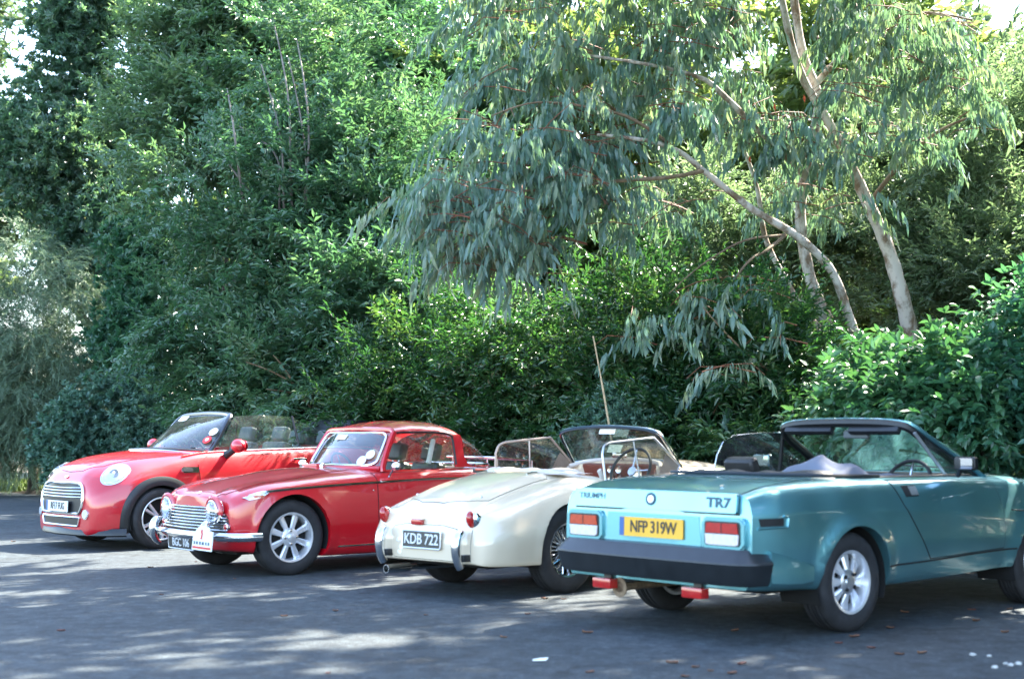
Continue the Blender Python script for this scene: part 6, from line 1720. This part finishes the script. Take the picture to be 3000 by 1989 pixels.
    for u, v in ((2355, 278), (2268, 303), (2195, 455)):
        c = px(u, v, 15.3) - base
        add('old_leaf', ([tuple(c + Vector(q)) for q in ((0, 0, 0), (.02, 0, -.03), (.012, .004, -.09), (-.012, -.004, -.05))], [(0, 1, 2, 3)]), mat('orange_leaf', (.62, .10, .03), rough=.6, var=.2), t, smooth=0)
    return t
gum_tree()

# trees standing to the right of the view, whose crowns shade the bays
for i, (x, y, h, r, lab) in enumerate([(10.4, 13.0, 14.0, 3.2, 'tall leafy tree to the right of the teal car'), (9.2, 8.2, 13.0, 3.4, 'leafy tree beside the open tarmac'), (14.0, 11.0, 17, 3.8, 'tall leafy tree behind the tree beside the tarmac')]):
    bushy('shade_tree', lab, 'tree', (x, y, .05), [(np.array([x, y, h * .62]), np.array([r, r, h * .36]))], 'mid', 'spray', 3.3, 2.4, 30, 13, 170 + i, r0=.18, group='trees to the right of the bays', sub=.5)

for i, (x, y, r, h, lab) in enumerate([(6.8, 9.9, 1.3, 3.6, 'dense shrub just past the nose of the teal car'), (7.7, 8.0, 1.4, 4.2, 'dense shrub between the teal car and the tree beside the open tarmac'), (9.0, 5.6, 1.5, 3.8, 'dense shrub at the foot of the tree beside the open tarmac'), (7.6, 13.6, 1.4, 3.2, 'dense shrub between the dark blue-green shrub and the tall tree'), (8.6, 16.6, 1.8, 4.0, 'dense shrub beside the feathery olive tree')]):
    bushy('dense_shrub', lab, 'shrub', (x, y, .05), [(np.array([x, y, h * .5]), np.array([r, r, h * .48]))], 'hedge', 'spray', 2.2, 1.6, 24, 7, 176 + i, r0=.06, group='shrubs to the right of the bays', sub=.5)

# bare pale stems in the light tree
rg = np.random.default_rng(180)
t = plant('bare_sapling', 'clump of thin pale bare stems growing through the leafy tree', 'sapling', px(800, 1290, 20.8))
t.location.z = .1
for u0, v0, u1, v1 in ((830, 520, 765, 190), (900, 560, 845, 170), (905, 420, 870, 120), (850, 400, 800, 60), (820, 500, 700, 370), (690, 420, 665, 260)):
    a, b = px(u0, v0, 20.0), px(u1, v1, 20.6); g = Vector((t.location.x + rg.normal(0, .3), t.location.y, .1))
    pp = path([g, (g + a) * .5 + Vector((0, .4, .3)), a, b], 6)
    ms = tube([q - np.array(t.location) for q in np.array(pp)], list(np.linspace(.030, .010, len(pp))), 6)
    add('stem', ms, BARK_GREY, t, smooth=60)
t = plant('dead_branch', 'bare pale branch sticking out of the leafy tree behind the modern red convertible', 'branch', (-2.5, 19.1, .05))
for pts in (((940, 1200, 18.9), (860, 1125, 18.7), (800, 1090, 18.6), (720, 1060, 18.5)), ((860, 1125, 18.7), (830, 1075, 18.6), (800, 1040, 18.5)), ((960, 1290, 19.0), (900, 1180, 18.8), (850, 1150, 18.7), (780, 1140, 18.5))):
    pp = path([px(*p) for p in pts], 5); ms = tube([np.array(q) - np.array(t.location) for q in pp], list(np.linspace(.020, .006, len(pp))), 6)
    add('limb', ms, TWIG, t, smooth=60)
ms = tube([(-2.5, 19.1, -.1), px(960, 1290, 19.0), px(940, 1200, 18.9)], [.03, .024, .02], 7); add('limb', ([tuple(np.array(q) - np.array(t.location)) for q in ms[0]], ms[1]), TWIG, t, smooth=60)

# grass at the far edge
rg = np.random.default_rng(190)
gp = np.stack([rg.uniform(-13.5, -8.6, 900), rg.uniform(28.6, 33.5, 900), np.full(900, .03)], axis=1)
arr = place('grass', gp, np.tile([[1.0, 0, 0]], (900, 1)), 1.2, rg, roll=0)
me = leaf_mesh('grass', arr, 'diamond'); me.materials.append(LM['grass'])
o = bpy.data.objects.new('grass', me); COL.objects.link(o); tag(o, 'strip of rough grass along the far edge of the tarmac', 'grass', kind='stuff')

# cane behind the roadster
a, b, c = px(1738, 985, 13.9), px(1765, 1130, 13.95), px(1800, 1340, 14.0)
d = c + (c - b) * ((c.z + .05) / max(.1, b.z - c.z))
o = add('cane', tube(path([d, c, b, a], 5), [.012] * 6 + [.011] * 5 + [.008] * 5, 8), mat('cane', (.42, .33, .20), rough=.55, var=.3, scale=20)); tag(o, 'thin pale cane standing upright behind the windscreen of the cream roadster', 'cane')

# ------------------------------------------------------------------ fallen leaves and grit
LEAFB = [mat('dead_leaf_a', (.19, .085, .045), rough=.7, var=.3, scale=30), mat('dead_leaf_b', (.30, .14, .07), rough=.7, var=.3, scale=30), mat('dead_leaf_c', (.22, .075, .050), rough=.7, var=.3, scale=30)]
def dead_leaf(seed):
    rg = np.random.default_rng(seed); V, F = [], []
    n = 7; curl = rg.uniform(.15, .4)
    for i in range(n):
        t = i / (n - 1); w = .22 * math.sin(math.pi * min(1, t * .96 + .03))**.8
        for s in (-1, 0, 1): V.append((t - .5, s * w, .02 + curl * (t - .5)**2 + (.10 + .1 * rg.uniform()) * abs(s)))
    for i in range(n - 1):
        for s in (0, 1): F.append((i * 3 + s, i * 3 + s + 1, i * 3 + s + 4, i * 3 + s + 3))
    me = mesh_of('fallen_leaf', V, F); me.polygons.foreach_set('use_smooth', [True] * len(me.polygons)); return me
DL = [dead_leaf(k) for k in range(4)]
for k, me in enumerate(DL): me.materials.append(LEAFB[k % 3])
spots = [(695, 415, 0), (1085, 467, 0), (282, 708, 0), (1313, 640, 0), (1968, 635, 0), (2328, 738, 0), (1515, 903, 0), (1550, 615, 0), (745, 540, 0), (62, 295, 0), (905, 388, 0)] + \
        [(x, y, 1) for x, y in ((1030, 708), (1748, 695), (1815, 622), (2125, 612), (2300, 607), (2145, 662), (2278, 715), (1510, 765), (1583, 735), (1790, 818), (1895, 812), (1660, 787), (740, 857), (848, 877), (918, 893), (1063, 862), (1017, 905), (800, 920), (350, 717), (72, 630), (360, 900), (150, 560), (240, 562))]
rg = np.random.default_rng(200)
for i, (x, y, side) in enumerate(spots):
    g = ground_px(side * 1500 + x * .634, 1400 + y * .634)
    o = bpy.data.objects.new('fallen_leaf', DL[i % 4]); COL.objects.link(o)
    s = rg.uniform(.030, .065); o.location = (g.x, g.y, .002); o.rotation_euler = (0, 0, rg.uniform(-.7, .7)); o.scale = (s, s, s)
    tag(o, 'dry brown fallen leaf lying on the tarmac', 'leaf', 'fallen leaves on the tarmac')
ST = mat('pale_stone', (.42, .42, .40), rough=.8, var=.3, scale=30)
for i, (x, y) in enumerate(((2130, 820), (2205, 825), (2280, 860), (2305, 868), (2340, 862), (2230, 878))):
    g = ground_px(1500 + x * .634, 1400 + y * .634); bm = bmesh.new(); bmesh.ops.create_icosphere(bm, subdivisions=2, radius=1)
    for v in bm.verts: v.co *= 1 + rg.uniform(-.22, .22)
    s = rg.uniform(.010, .016)
    for v in bm.verts: v.co = Vector((v.co.x * s * 1.3, v.co.y * s, v.co.z * s * .7))
    o = add('pebble', from_bm(bm), ST); o.location = (g.x, g.y, s * .5); tag(o, 'small pale stone on the tarmac ahead of the teal car rear wheel', 'stone', 'pale stones on the tarmac')
g = ground_px(1500 + 130 * .634, 1400 + 845 * .634)
V = [(-.04, -.02, .004), (.03, -.025, .006), (.045, .012, .016), (.0, .028, .010), (-.038, .02, .005)]
o = add('paper_scrap', thicken((V, [(0, 1, 2, 3, 4)]), .001), PAPER, smooth=0); o.location = (g.x, g.y, .001); tag(o, 'crumpled white paper scrap on the tarmac', 'paper')
